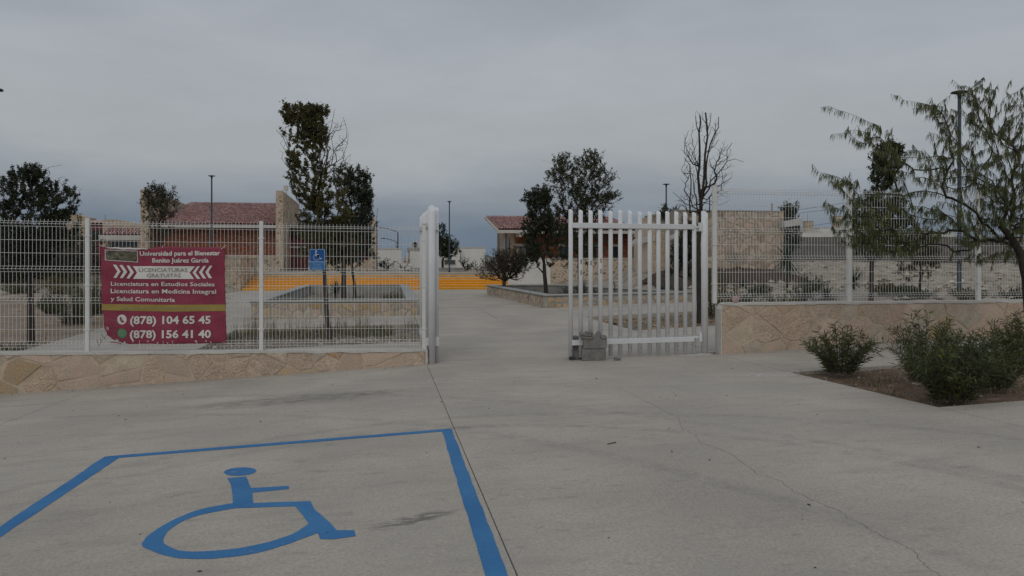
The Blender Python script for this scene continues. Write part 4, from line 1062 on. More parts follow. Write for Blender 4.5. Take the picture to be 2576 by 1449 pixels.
planter('angular stone planter with grey coping behind the right gate leaf', [(5.45,26.9),(11.9,28.7),(8.5,37.8),(4.84,38.4)], .48, {0:(.24,63,.035,PM), 3:(.22,64,.03,[M['stone_sl'],M['stone']])}, .08)
p = P(1131, 684, 54)
planter('low grey planter on the landing above the yellow steps', [(p.x-2.6,53.4),(p.x+.9,53.4),(p.x+.9,55.6),(p.x-2.6,55.6)], 1.18, {}, 1.0)

# ------------------------------------------------------------------ lamp posts
def lamp(px, ptop, pbase, s, label, head_w, pole_r=.05, zbase=None, cone=False):
    pt = P(px, ptop, s); z0 = zbase if zbase is not None else P(px, pbase, s).z
    t = thing('lamp_post', (pt.x, pt.y, z0), label, 'lamp post')
    b = MB(); b.tube([(pt.x,pt.y,z0-.1),(pt.x,pt.y,z0+.12),(pt.x,pt.y,z0+.14),(pt.x,pt.y,pt.z-.10)], [pole_r*1.9,pole_r*1.7,pole_r*1.1,pole_r*.8], 12); b.build('pole', M['metalb'], t, smooth=False)
    b = MB(); r = head_w/2
    b.tube([(pt.x,pt.y,pt.z-.22),(pt.x,pt.y,pt.z-.11),(pt.x,pt.y,pt.z-.075),(pt.x,pt.y,pt.z-.05),(pt.x,pt.y,pt.z-.02),(pt.x,pt.y,pt.z)], [pole_r*.8,pole_r*1.0,r*.35,r,r*.92,r*.35], 20); b.build('lamp_head', M['metal'], t, smooth=True)
lamp(532.5, 441, 0, 46, 'tall dark lamp post with disc head in front of the left tiled roof', .43, .055, .85)
lamp(1130.5, 505.5, 685, 51.5, 'slim dark lamp post on the landing between the two gate leaves', .29, .045, .91)
lamp(1676, 462, 0, 48, 'dark lamp post rising behind the stone block right of the gate leaf', .46, .055, .9)
lamp(2413.5, 229, 752, 22.0, 'blue grey lamp post with disc head behind the right mesh fence', .46, .058)
lamp(-14, 221, 0, 16.0, 'lamp post whose disc head tip shows at the left picture edge', .33, .05, -.1)

# ------------------------------------------------------------------ buildings
def window(parent, u0, u1, v, z0, z1, glass=None, bars=1, lintel=True, depth=.12):
    b = MB(); f = .05
    b.box(u0, u0+f, v-.01, v+depth, z0, z1); b.box(u1-f, u1, v-.01, v+depth, z0, z1); b.box(u0+f, u1-f, v-.01, v+depth, z1-f, z1); b.box(u0+f, u1-f, v-.01, v+depth, z0, z0+f)
    for i in range(bars):
        x = u0 + (u1-u0)*(i+1)/(bars+1); b.box(x-.03, x+.03, v+.0, v+depth-.01, z0+f, z1-f)
    w = b.build('window', M['metal'], parent)
    b = MB(); b.box(u0+f, u1-f, v+depth*.6, v+depth*.6+.01, z0+f, z1-f); b.build('pane', glass or M['glass'], w)
    if lintel:
        b = MB(); b.box(u0-.15, u1+.15, v-.05, v+.1, z1+.005, z1+.17); b.build('lintel', M['trimwhite'], w)

# building A: brick hall with tiled roof between two stone fins
A = thing('brick_building', (-12, 57, .9), 'brick hall with red tiled roof between two tall stone fin walls, behind the banner', 'building')
fl, fr_x = -16.4, -7.95
zt = P(705, 482, 55.1).z
brickwork(A, fl+.05, fr_x-.02, 57.4, 2.05, 4.15)
b = MB(); b.box(fl, fr_x, 57.4, 67.5, 0, 4.2); b.build('wall', M['brickm'], A)
b = MB(); b.box(fl, fr_x, 57.05, 57.38, 0, 2.05); b.build('plinth_core', M['mortar_w'], A)
stone_face(A, (fl, 57.05, .0), (1,0,0), (0,-1,0), fr_x-fl, 2.05, .28, 71, .03, .015, [M['stone_s'],M['stone_sl'],M['stone_grey']], limit=160)
tiled_roof(A, fl+.02, fr_x+.02, 56.4, 4.22, 67.8, 6.50, 300, .205)
b = MB(); b.box(fl+.02, fr_x+.02, 56.40, 56.5, 3.98, 4.17); b.box(fl+.02, fr_x+.02, 56.5, 57.38, 4.08, 4.16); b.build('fascia', M['trimwhite'], A)
def fin(parent, u0, u1, v0, v1, z0, za, zb_, seed, size=.4, faces=('f','r')):
    b = MB(); b.add([(u0,v0,z0),(u1,v0,z0),(u1,v1,z0),(u0,v1,z0),(u0,v0,za),(u1,v0,za),(u1,v1,zb_),(u0,v1,zb_)], [(0,3,2,1),(4,5,6,7),(0,1,5,4),(1,2,6,5),(2,3,7,6),(3,0,4,7)])
    f = b.build('fin_wall', M['mortar_w'], parent)
    WL[f] = Vector((0,0,0))
    if 'f' in faces: stone_face(f, (u0, v0, z0), (1,0,0), (0,-1,0), u1-u0, za-z0, size, seed, .03, .012, [M['stone_sl'],M['stone'],M['stone_s']], limit=60)
    if 'r' in faces: stone_face(f, (u1, v0, z0), (0,1,0), (1,0,0), v1-v0, max(za,zb_)-z0, size, seed+1, .03, .012, [M['stone_sl'],M['stone_sl'],M['stone_s']], top=lambda x: za-z0+(zb_-za)*x/(v1-v0), limit=130, asp=.9)
    if 'l' in faces: stone_face(f, (u0, v1, z0), (0,-1,0), (-1,0,0), v1-v0, max(za,zb_)-z0, size, seed+2, .03, .012, [M['stone_sl'],M['stone_sl'],M['stone_s']], top=lambda x: zb_-z0+(za-zb_)*x/(v1-v0), limit=130, asp=.9)
fin(A, fr_x+.03, fr_x+.50, 56.2, 66.5, .3, zt, zt-.25, 75)
fin(A, fl-.5, fl, 56.2, 70.5, .3, zt-.05, zt-.5, 79, .45)
# narrow windows in the right fin
f_ = [c for c in A.children if c.name.startswith('fin_wall')][0]
for k, (va, vb, zA, zB) in enumerate(((60.4,60.9,1.4,3.3),(62.6,63.3,1.0,3.6),(64.6,65.4,1.0,3.7))):
    b = MB(); b.box(fr_x+.49, fr_x+.535, va, vb, zA, zB); b.build('slot_window', M['dark'], A)
an = thing('panel_antenna', (P(719,466,57).x, 57.2, zt), 'small white panel antenna on a short pole above the stone fin wall', 'antenna')
p0 = P(719, 466, 56.2); p1 = P(719, 480, 56.2)
b = MB(); b.box(p0.x-.17, p0.x+.17, p0.y, p0.y+.06, p1.z+.02, p0.z); bevel(b.build('panel', M['trimwhite'], an), .03, 2)
b = MB(); b.tube([(p0.x+.03,p0.y+.09,zt-.2),(p0.x+.03,p0.y+.09,p0.z-.1)], .025, 6); b.build('pole', M['galv'], an)

# linking block: maroon wall, dark fascia, stone pier
L2 = thing('linking_building', (-3, 60, .9), 'maroon fronted wing with a dark fascia and stone pier beside the tiled hall', 'building')
uA, uB = fr_x+.5, PV(930, 600, 60).x
zf = lambda y, v=60.: PV(850, y, v).z
b = MB(); b.box(uA, uB, 60.3, 68, .5, zf(574)); b.build('wall', M['maroon'], L2)
b = MB(); b.box(uA, uB+.1, 59.8, 60.28, zf(592), zf(572)); b.build('fascia', M['dark'], L2)
b = MB(); b.box(uA, PV(765,600,60).x+.5, 60.1, 60.28, zf(624), zf(620)); b.build('string_course', M['trimwhite'], L2)
b = MB(); b.box(uA+.05, PV(772,600,60).x, 60.18, 60.28, .9, zf(625)); b.build('door', M['maroon'], L2)
b = MB(); b.box(uA+.5, uA+.56, 60.14, 60.2, .9, zf(625)); b.build('door_post', M['dark'], L2)
b = MB(); u1_ = PV(775,600,59).x; b.box(u1_, uB, 59.0, 59.3, .5, zf(655,59)); lwl = b.build('parapet', M['mortar_w'], L2)
stone_face(L2, (u1_, 59.0, .6), (1,0,0), (0,-1,0), uB-u1_, zf(655,59)-.6, .3, 83, .03, .012, [M['stone_sl'],M['stone_s']], limit=60)
fin(L2, PV(929,600,58).x, PV(945.5,600,58).x, 58, 66, .5, PV(937,553,58).z, PV(937,553,58).z-.4, 85)
pz = PV(937, 553, 58)
fd = thing('floodlight', (pz.x, 58.2, pz.z), 'white tilted floodlight on top of the stone pier by the tall tree', 'floodlight')
b = MB(); b.obox((pz.x+.05, 58.2, pz.z+.17), (.16,0,.0), (0,.08,.02), (.05,.02,.12)); b.build('housing', M['trimwhite'], fd)
b = MB(); b.tube([(pz.x,58.25,pz.z-.05),(pz.x,58.25,pz.z+.15)], .03, 6); b.build('bracket', M['galv'], fd)
rod = MB(); a_ = PV(946, 572, 57.9); c_ = PV(950, 523, 57.9); rod.tube([(a_.x,57.9,a_.z),(c_.x,57.9,c_.z)], .022, 6); tag(rod.build('antenna_rod', M['galv']), 'thin leaning antenna rod beside the stone pier', 'antenna')

# building C far left
C = thing('stone_building', (-25, 75, .9), 'stone walled classroom wing with sloping fins and a low tiled porch, far left', 'building')
def uz(px, py, v): p = PV(px, py, v); return p.x, p.z
x0_, za_ = uz(150, 530, 74); x1_, zb_ = uz(221, 547, 74)
b = MB(); b.add([(x0_-.3,74,.5),(x1_,74,.5),(x1_,74,zb_),(x0_,74,za_),(x0_-.3,74,za_),(x0_-.3,76,.5),(x1_,76,.5),(x1_,76,zb_),(x0_,76,za_),(x0_-.3,76,za_)], [(0,1,2,3,4),(9,8,7,6,5),(1,6,7,2),(2,7,8,3),(3,8,9,4)]); b.build('gable_wall', M['stone_sl'], C)
x0_, za_ = uz(258, 552, 71); x1_, zb_ = uz(372, 568, 71)
b = MB(); b.add([(x0_,71,.5),(x1_,71,.5),(x1_,71,zb_),(x0_+1.2,71,za_-.0),(x0_,71,za_),(x0_,74,.5),(x1_,74,.5),(x1_,74,zb_),(x0_+1.2,74,za_),(x0_,74,za_)], [(0,1,2,3,4),(1,6,7,2),(2,7,8,3),(3,8,9,4),(5,0,4,9)]); b.build('gable_wall', M['stone_sl'], C)
xa, z1_ = uz(222, 560, 73.9); xb, z2_ = uz(262, 560, 73.9)
b = MB(); b.box(xa, xb, 73.9, 75, .5, z1_); b.build('wall', M['maroon'], C)
b = MB(); b.box(xa-.1, xb, 73.6, 73.85, z1_, z1_+.18); b.build('tile_edge', M['tile'], C)
window(C, uz(232,0,73.7)[0], uz(256,0,73.7)[0], 73.7, uz(0,602,73.7)[1], uz(0,578,73.7)[1], lintel=False)
xa, zlo = uz(256, 604, 69.5); xb, zhi = uz(385, 574, 69.5)
b = MB(); b.box(xa-.2, xb, 69.3, 69.5, zlo, zlo+.42); b.build('fascia', M['trimwhite'], C)
tiled_roof(C, xa, xb, 69.35, zlo+.44, 70.95, zhi+.05, 120, .24)
b = MB(); b.box(xa, xb, 69.6, 70.9, .5, zlo); b.build('porch_wall', M['stone_sl'], C)
window(C, uz(276,0,69.5)[0], uz(345,0,69.5)[0], 69.48, uz(0,620,69.5)[1], uz(0,607,69.5)[1], bars=3, lintel=False)
rod = MB(); a_ = PV(264.5, 553, 71.2); c_ = PV(264.5, 540, 71.2); rod.tube([a_, (a_.x, a_.y, c_.z)], .03, 6); tag(rod.build('vent_pipe', M['galv']), 'short pipe standing on the far left stone gable', 'pipe')

# retaining wall below building B
R = thing('retaining_wall', (12, 47, 0), 'long retaining wall, white plaster at its left end and rubble stone to the right', 'wall')
xL, xW, xR = 7.18, PV(1385,700,47).x, PV(1706,700,47).x
b = MB(); b.box(xL, xW-.01, 46.98, 47.3, -.1, 1.80); b.build('plastered_section', M['whitewall'], R)
b = MB(); b.box(xW, xR, 47.0, 47.3, -.1, 1.78); b.build('core', M['mortar_w'], R)
stone_face(R, (xW, 47.0, -.05), (1,0,0), (0,-1,0), xR-xW, 1.83, .21, 91, .05, .014, [M['stone_s'],M['stone_sl'],M['stone_pink'],M['stone_s']], limit=300)
b = MB(); b.box(xL, xR, 46.95, 47.33, 1.80, 1.855); b.build('coping', M['trimwhite'], R)

# building B
B = thing('brick_building', (12, 50, .9), 'brick classroom block with overhanging red tiled roof, right of the steps', 'building')
b0, b1 = 8.12, 17.5
wins = [(PV(1296,0,50).x, PV(1325,0,50).x, 1.0, 2.62, 1, M['glassl']), (PV(1410,0,50).x, PV(1438,0,50).x, 1.0, 2.62, 1, M['glass']), (PV(1468,0,50).x, PV(1500,0,50).x, 1.0, 2.62, 1, M['glass']),
        (PV(1539,0,50).x, PV(1556,0,50).x, 1.0, 2.62, 0, M['glass']), (PV(1589,0,50).x, PV(1606,0,50).x, .95, 2.62, 0, M['dark'])]
brickwork(B, b0+.02, b1, 50.0, 1.2, 3.62, [(w[0], w[1], w[2], w[3]+.18) for w in wins])
b = MB(); b.box(b0, b1, 50.12, 56, .8, 3.66); b.build('wall', M['brickm'], B)
for w in wins: window(B, w[0], w[1], 49.98, w[2], w[3], w[5], w[4])
tiled_roof(B, 6.87, 16.3, 48.6, 3.66, 55.3, 4.86, 300, .19)
b = MB(); rk = .09
b.obox((6.82, 51.95, 4.19), (.045,0,0), (0,3.37,.605), (0,-.015,.085)); b.build('rake_board', M['trimwhite'], B)
b = MB(); b.box(6.78, 16.3, 48.5, 48.6, 3.44, 3.64); b.box(6.9, 16.3, 48.62, 50.1, 3.60, 3.63); b.build('fascia', M['trimwhite'], B)
for x in (8.35, 12.2, 16.0):
    b = MB(); b.box(x-.15, x+.15, 48.45, 50.1, 3.22, 3.58); b.build('beam_end', M['trimwhite'], B)
for v in (51.5, 54.2):
    b = MB(); z = 3.62 + (v-48.6)*.18; b.box(6.95, 8.1, v-.12, v+.12, z-.32, z-.08); b.build('beam_end', M['trimwhite'], B)
b = MB(); b.add([(b0-.02,50.0,.8),(b0-.02,57.0,.8),(b0-.02,57.0,5.0),(b0-.02,50.0,3.85),(b0+.3,50.0,.8),(b0+.3,57.0,.8),(b0+.3,57.0,5.0),(b0+.3,50.0,3.85)], [(0,3,2,1),(4,5,6,7),(0,4,7,3),(1,2,6,5)]); b.build('side_wall', M['stone_sl'], B)
stone_face(B, (b0-.03, 57.0, .9), (0,-1,0), (-1,0,0), 7.0, 3.6, .3, 95, .03, .012, [M['stone_sl'],M['stone']], top=lambda x: 3.95-x*.165, limit=160)
for va, vb in ((51.9,52.5),(53.6,54.3)):
    b = MB(); b.box(b0-.075, b0-.045, va, vb, 1.0, 3.15); b.build('slot_window', M['glassl'], B)
    b = MB(); b.box(b0-.09, b0-.04, va-.12, va, 1.0, 3.2); b.build('window_jamb', M['dark'], B)
b = MB(); b.box(b0-.18, b0-.04, 56.6, 57.0, .9, 4.7); b.box(b0-.16, b0-.04, 53.0, 53.15, .9, 4.2); b.build('downpipe', M['conc'], B)

# building E: stone blocks right of the gate leaf
E = thing('stone_building', (16, 42, .9), 'flat topped rubble stone building with a white beam end, behind the right fence', 'building')
def wall_px(px0, px1, ptop, v, zlow, depth, size, seed, mats, mort=None, limit=300, cop=None):
    ua, ub = PV(px0, 600, v).x, PV(px1, 600, v).x; zt_ = PV((px0+px1)/2, ptop, v).z
    b = MB(); b.box(ua, ub, v, v+depth, zlow, zt_); w = b.build('wall', mort or M['mortar'], E)
    stone_face(w, (ua, v, zlow), (1,0,0), (0,-1,0), ub-ua, zt_-zlow, size, seed, .035, .018, mats, limit=limit)
    b = MB(); b.box(ua-.02, ub+.02, v-.03, v+.3, zt_, zt_+.06); b.build('coping', cop or M['conc'], w)
    return ua, ub, zt_
M['mortar_d'] = mat('grey_brown_mortar', (.33,.28,.22), vary=.15)
wall_px(1697, 1972, 531.5, 40, .6, 5, .31, 101, [M['stone'],M['stone_s'],M['stone_grey'],M['stone_s'],M['stone_pink']], M['mortar_d'])
ua, ub, z2 = wall_px(1640, 1696, 557, 41.5, .6, 3, .3, 104, [M['stone_sl'],M['stone']], M['mortar_w'])
wall_px(1640, 1652, 545, 42.2, 3.0, 2, .25, 106, [M['stone_s']])
b = MB(); pA, pB = PV(1588, 608, 43.5), PV(1648, 597, 41.3)
b.add([(pA.x,pA.y,pA.z-.18),(pB.x,pB.y,pB.z-.20),(pB.x,pB.y,pB.z+.16),(pA.x,pA.y,pA.z+.02),(pA.x,pA.y+.3,pA.z-.18),(pB.x,pB.y+.3,pB.z-.20),(pB.x,pB.y+.3,pB.z+.16),(pA.x,pA.y+.3,pA.z+.02)], [(0,1,2,3),(5,4,7,6),(1,5,6,2),(3,2,6,7),(0,4,5,1)]); b.build('sloping_beam', M['trimwhite'], E)
ua, zq = uz(1607, 655, 44.5); ub, zr = uz(1641, 600, 44.5)
b = MB(); b.box(ua, ub, 44.5, 45.5, .8, zr); b.build('porch_wall', M['stone_sl'], E)
b = MB(); b.box(ua, ub-.25, 44.44, 44.49, .8, uz(0,632,44.5)[1]); b.build('brick_panel', M['brick'], E)
window(E, uz(1614,0,44.4)[0], uz(1631,0,44.4)[0], 44.4, uz(0,632,44.5)[1], uz(0,616,44.5)[1], bars=2, lintel=False)
pA, pB = PV(1682, 597, 39.9), PV(1700, 590, 39.9)
b = MB(); b.add([(pA.x,39.7,pA.z-.14),(pB.x,39.7,pB.z-.14),(pB.x,39.7,pB.z+.05),(pA.x,39.7,pA.z+.05),(pA.x,39.95,pA.z-.14),(pB.x,39.95,pB.z-.14),(pB.x,39.95,pB.z+.05),(pA.x,39.95,pA.z+.05)], [(0,1,2,3),(5,4,7,6),(1,5,6,2),(3,2,6,7),(0,4,5,1)]); b.build('tile_fascia', M['trimwhite'], E)
pA, pB = PV(1971, 563, 39.5), PV(2015, 557, 39.5)
b = MB(); b.add([(pA.x,39.4,pA.z-.20),(pB.x,39.4,pB.z-.20),(pB.x,39.4,pB.z+.17),(pA.x,39.4,pA.z+.12),(pA.x,39.9,pA.z-.20),(pB.x,39.9,pB.z-.20),(pB.x,39.9,pB.z+.17),(pA.x,39.9,pA.z+.12)], [(0,1,2,3),(5,4,7,6),(1,5,6,2),(3,2,6,7),(0,4,5,1),(4,0,3,7)]); b.build('beam_end', M['trimwhite'], E)
b = MB(); p_ = PV(1941.5, 531, 40.2); b.tube([(p_.x,40.2,p_.z-.1),(p_.x,40.2,p_.z+.42)], .05, 8); tag(b.build('vent_pipe', M['galv']), 'grey vent pipe standing on the flat stone building', 'pipe')

# grey block wall far right, horizontal courses proud of each other
K = thing('block_wall', (35, 66, 1.2), 'long grey block wall behind the dirt mounds at far right', 'wall')
k0, k1 = PV(1972, 600, 62), PV(2760, 600, 56)
d = Vector((k1.x-k0.x, k1.y-k0.y, 0)); Lk = d.length; d.normalize(); nk = Vector((d.y, -d.x, 0))
b = MB(); b.obox(((k0.x+k1.x)/2, (k0.y+k1.y)/2, 2.1), d*Lk/2, nk*.08, (0,0,1.6)); b.build('core', M['wallgrey'], K)
_b = MB(); _b.box(-.195, .195, -.012, .012, -.094, .094); BLK = _b.mesh('wall_block', M['wallgrey']); Ms = []
for j in range(16):
    for i in range(int(Lk/.4)):
        o = Vector((k0.x, k0.y, .62+.2*j)) + d*(.2+.4*i+(.2 if j % 2 else 0)) + nk*.085; Ms.append(frame_matrix(o, d, -nk, Vector((0,0,1))))
pieces('wall_block', BLK, Ms, K)

# far white houses, walls, parked street lights
def house(px0, px1, ptop, v, depth, label, name='white_house', zb_=.7, mat_=None, wins_=(), cat='house', roofslab=True):
    ua, ub = PV(px0, 640, v).x, PV(px1, 640, v).x; zt_ = PV((px0+px1)/2, ptop, v).z
    h = thing(name, ((ua+ub)/2, v, zb_), label, cat)
    b = MB(); b.box(ua, ub, v, v+depth, zb_-.4, zt_); b.build('wall', mat_ or M['whitewall'], h)
    if roofslab:
        b = MB(); b.box(ua-.06, ub+.06, v-.05, v+depth, zt_, zt_+.10); b.build('roof_edge', M['trimwhite'], h)
    for (a, c, e, f) in wins_: window(h, uz(a,0,v)[0], uz(c,0,v)[0], v-.04, uz(0,f,v)[1], uz(0,e,v)[1], bars=1, lintel=False)
    return h, ua, ub, zt_
house(949.5, 1010, 627, 78, 10, 'blank white house wall beside the stone pier, behind the steps')
hB, ua, ub, zt_ = house(1031, 1062, 631, 80, 10, 'white house with a dark roof edge and an air conditioner, left of the gate post')
b = MB(); b.box(ua-.3, ub, 79.9, 82, zt_+.1, zt_+.32); b.build('dark_roof_edge', M['conc'], hB)
ac = thing('air_conditioner', (ua+.9, 80.2, zt_+.32), 'white air conditioner box with round fan on the house roof', 'air conditioner')
b = MB(); x_ = uz(1045,0,80)[0]; z_ = zt_+.34; b.box(x_-.35, x_+.4, 80.2, 80.6, z_, z_+.62); b.build('casing', M['trimwhite'], ac)
b = MB(); b.tube([(x_-.02, 80.2, z_+.31), (x_-.02, 80.15, z_+.31)], .26, 16); b.build('fan', M['dark'], ac)
for i, (a, c, t_) in enumerate(((1013,1018,662-2),(1019,1024,650),(1025,1030,641))):
    house(a, c, t_-6, 112-8*i, 7, 'narrow pale house end seen down the side street, %s of three' % ('farthest', 'middle', 'nearest')[i], mat_=M['stone_sl'] if i == 1 else M['whitewall'], roofslab=False)
house(1058, 1137, 634, 84, 8, 'white house behind the small tree on the landing')
house(1137, 1157, 629, 76, 8, 'narrow pale house with a flat slab roof beside the lamp post', wins_=())
house(1158, 1221, 624, 77, 9, 'wide white house wall left of the bronze shrub')
wl = thing('boundary_wall', (3, 74, .7), 'low white boundary wall along the gravel strip behind the steps', 'wall')
b = MB(); b.box(uz(949,0,73)[0], uz(1256,0,73)[0], 73, 73.2, .5, uz(1100,663,73)[1]); b.build('wall', M['whitewall'], wl)
sf = thing('slatted_fence', (9, 72, .7), 'grey slatted fence section between the white houses and the brick block', 'fence')
xa, zt_ = uz(1220, 644, 72.5); xb, _ = uz(1258, 644, 72.5)
b = MB()
for i in range(9):
    z = zt_ - .13*(i+1); b = MB(); b.box(xa, xb, 72.5, 72.53, z, z+.105); b.build('slat', M['conc'], sf)
b = MB(); b.box(xa, xa+.06, 72.54, 72.6, .7, zt_+.02); b.box(xb-.06, xb, 72.54, 72.6, .7, zt_+.02); b.build('post', M['conc'], sf)
vt = thing('utility_box', (0,0,0), 'dark louvred opening unit low on the white wall behind the lamp post', 'louvre')
b = MB(); xa, za_ = uz(1117, 654, 72.9); xb, zb_ = uz(1146, 664, 72.9)
b.box(xa, xb, 72.85, 72.95, zb_, za_); b.build('frame', M['conc'], vt)
for i in range(4):
    z = zb_ + (za_-zb_)*(i+.3)/4; b = MB(); b.box(xa+.05, xb-.05, 72.82, 72.848, z, z+.05); b.build('louvre_slat', M['dark'], vt)
for i, (pts, lbl) in enumerate((([(1001,634),(1001,584),(975,575),(961,573)], 'tall cobra-head street light above the white houses'), ([(997.5,634),(997.5,608),(978,601.5),(967,600)], 'lower cobra-head street light above the white houses'))):
    s = 110; t = thing('street_light', P(pts[0][0], 690, s), lbl, 'street light'); q_ = [P(x, y, s) for x, y in pts]; q_[0].z = .8
    b = MB(); b.tube(q_, [.09,.08,.05,.05], 6); b.build('pole', M['metal'], t)
    e = q_[-1]; b = MB(); b.box(e.x-.45, e.x+.1, e.y-.12, e.y+.12, e.z-.06, e.z+.08); b.build('lamp_head', M['metal'], t)
h1, ua, ub, zt_ = house(2016, 2070, 583, 92, 10, 'white two storey house over the grey wall, left of the mesh post', zb_=1.5, wins_=((2027,2042,592,600),))
h2, ua, ub, zt2 = house(2062, 2175, 574, 96, 10, 'larger white house over the grey wall behind the mesquite twigs', zb_=1.5)
for (pa, pb, pt, v, zz, l) in ((2029,2046,557,92.5,0,'tan roof box with antenna on the left white house'),(2104,2120,544,96.5,0,'tan roof box with antenna on the right white house')):
    xa, z1_ = uz(pa, pt, v); xb, _ = uz(pb, pt, v); t = thing('rooftop_box', (xa, v, z1_-1), l, 'roof box')
    b = MB(); b.box(xa, xb, v, v+1, z1_-1.6, z1_); b.box(xa-.06, xb+.06, v-.06, v+1.06, z1_, z1_+.08); b.build('box', M['stone_sl'], t)
    b = MB(); b.tube([(xa+.3,v+.3,z1_),(xa+.3,v+.3,z1_+1.0)], .03, 5); b.build('antenna', M['galv'], t)
house(2215, 2330, 588, 100, 10, 'white house half hidden behind the dense dark tree', zb_=1.5)
house(2330, 2400, 584, 98, 10, 'white house behind the mesquite branches at far right', zb_=1.5)
for i, (y0, y1, y2) in enumerate(((534,520,500),(541,531,515),(568,565,561))):
    pts = [P(1935 if i < 2 else 2015, y0+4, 70), P(2090, y1-4, 66), P(2400, y2-34 if i < 2 else y2, 60), P(2800, y2-80 if i < 2 else y2-4, 55)]
    b = MB(); b.tube(pts, .016, 5); tag(b.build('overhead_cable', M['metal']), ('upper thin overhead cable rising right over the stone building', 'second thin overhead cable just under the upper one', 'thin level cable crossing over the white houses')[i], 'cable')
# hoop in the right planter
q_ = P(1540, 716, 33.5); b = MB(); b.tube([(q_.x-.12,q_.y,.05),(q_.x-.12,q_.y,.62)] + [(q_.x-.12*math.cos(a), q_.y, .62+.12*math.sin(a)) for a in (.5,1.,1.57,2.1,2.6)] + [(q_.x+.12,q_.y,.62),(q_.x+.12,q_.y,.05)], .022, 8)
tag(b.build('metal_hoop', M['metal']), 'dark metal hoop standing in the angular planter behind the gate', 'hoop')
tk = thing('trash', (0,0,0), 'crumpled pale plastic caught at the foot of the right mesh fence', 'litter')
q_ = PV(1852, 752, 12.66); bm = bmesh.new(); bmesh.ops.create_icosphere(bm, subdivisions=2, radius=.05)
for v in bm.verts: v.co = Vector((v.co.x*1.6, v.co.y*.6, v.co.z*1.2))*(1+.5*mnoise.noise(v.co*40)) + q_
me = bpy.data.meshes.new('litter'); bm.to_mesh(me); bm.free(); me.materials.append(mat('pale_plastic', (.42,.32,.30), bump=0)); link('bag', me, tk)

# person behind the wall (only head and back show)
def person(base, h, label):
    t = thing('person', base, label, 'person'); s = h/1.72
    J = [(0,0,.92),(0,0,1.15),(0,0,1.40),(0,.01,1.50),(0,-.02,1.60),(0,-.02,1.70), (-.18,0,1.39),(-.23,.0,1.12),(-.20,-.10,.88), (.18,0,1.39),(.23,0,1.12),(.20,-.10,.88),
         (-.10,0,.88),(-.11,-.02,.48),(-.11,.02,.08),(-.11,-.12,.04),(.10,0,.88),(.11,.03,.48),(.11,.05,.08),(.11,-.09,.04)]
    Ed = [(0,1),(1,2),(2,3),(3,4),(4,5),(2,6),(6,7),(7,8),(2,9),(9,10),(10,11),(0,12),(12,13),(13,14),(14,15),(0,16),(16,17),(17,18),(18,19)]
    R_ = [.14,.13,.15,.055,.095,.075,.06,.045,.03,.06,.045,.03,.09,.06,.04,.035,.09,.06,.04,.035]
    me = bpy.data.meshes.new('body'); me.from_pydata([(x*s+base[0], y*s+base[1], z*s+base[2]) for x, y, z in J], Ed, []); me.materials.append(mat('dark_clothing', (.025,.027,.035), bump=0))
    o = link('body', me, t); m = o.modifiers.new('skin', 'SKIN')
    for i, r in enumerate(R_): me.skin_vertices[0].data[i].radius = (r*s, r*s*.8)
    me.skin_vertices[0].data[0].use_root = True
    m2 = o.modifiers.new('smooth', 'SUBSURF'); m2.levels = 1; m2.render_levels = 1
    bm = bmesh.new(); bmesh.ops.create_icosphere(bm, subdivisions=2, radius=.105*s)
    for v in bm.verts: v.co = Vector((v.co.x*.92, v.co.y, v.co.z*1.15)) + Vector((base[0], base[1]+.01, base[2]+1.66*s))
    me = bpy.data.meshes.new('hair'); bm.to_mesh(me); bm.free(); me.materials.append(M['dark']); link('hair', me, t)
pp = P(1630.5, 638, 46.0)
person((pp.x, pp.y, pp.z-1.72), 1.72, 'person in dark clothes standing behind the stone wall, half hidden by the gate pickets')
# ------------------------------------------------------------------ vegetation
def tubes_from_tree(nodes, parent, radius, mat_, name, par, nseg=5, minr=0):
    """one joined mesh of tapered branch segments"""
    b = MB(); ang = [2*math.pi*k/nseg for k in range(nseg)]
    for i in range(1, len(nodes)):
        p = parent[i]; a, c = nodes[p], nodes[i]; d = c-a; L_ = np.linalg.norm(d)
        if L_ < 1e-5: continue
        d = d/L_; x = np.cross(d, (0,0,1.) if abs(d[2]) < .9 else (0,1.,0)); x /= np.linalg.norm(x); y = np.cross(d, x)
        r0, r1 = max(minr, min(radius[p], radius[i]*1.6)), max(minr, radius[i]); k0 = len(b.v)
        ns = nseg if r1 > .012 else 3
        for q, r in ((a - d*r0*.3, r0), (c, r1)):
            for k in range(ns):
                t = 2*math.pi*k/ns; b.v.append(tuple(q + (x*math.cos(t)+y*math.sin(t))*r))
        b.f += [(k0+k, k0+(k+1) % ns, k0+ns+(k+1) % ns, k0+ns+k) for k in range(ns)]
    return b.build(name, mat_, par, smooth=True)
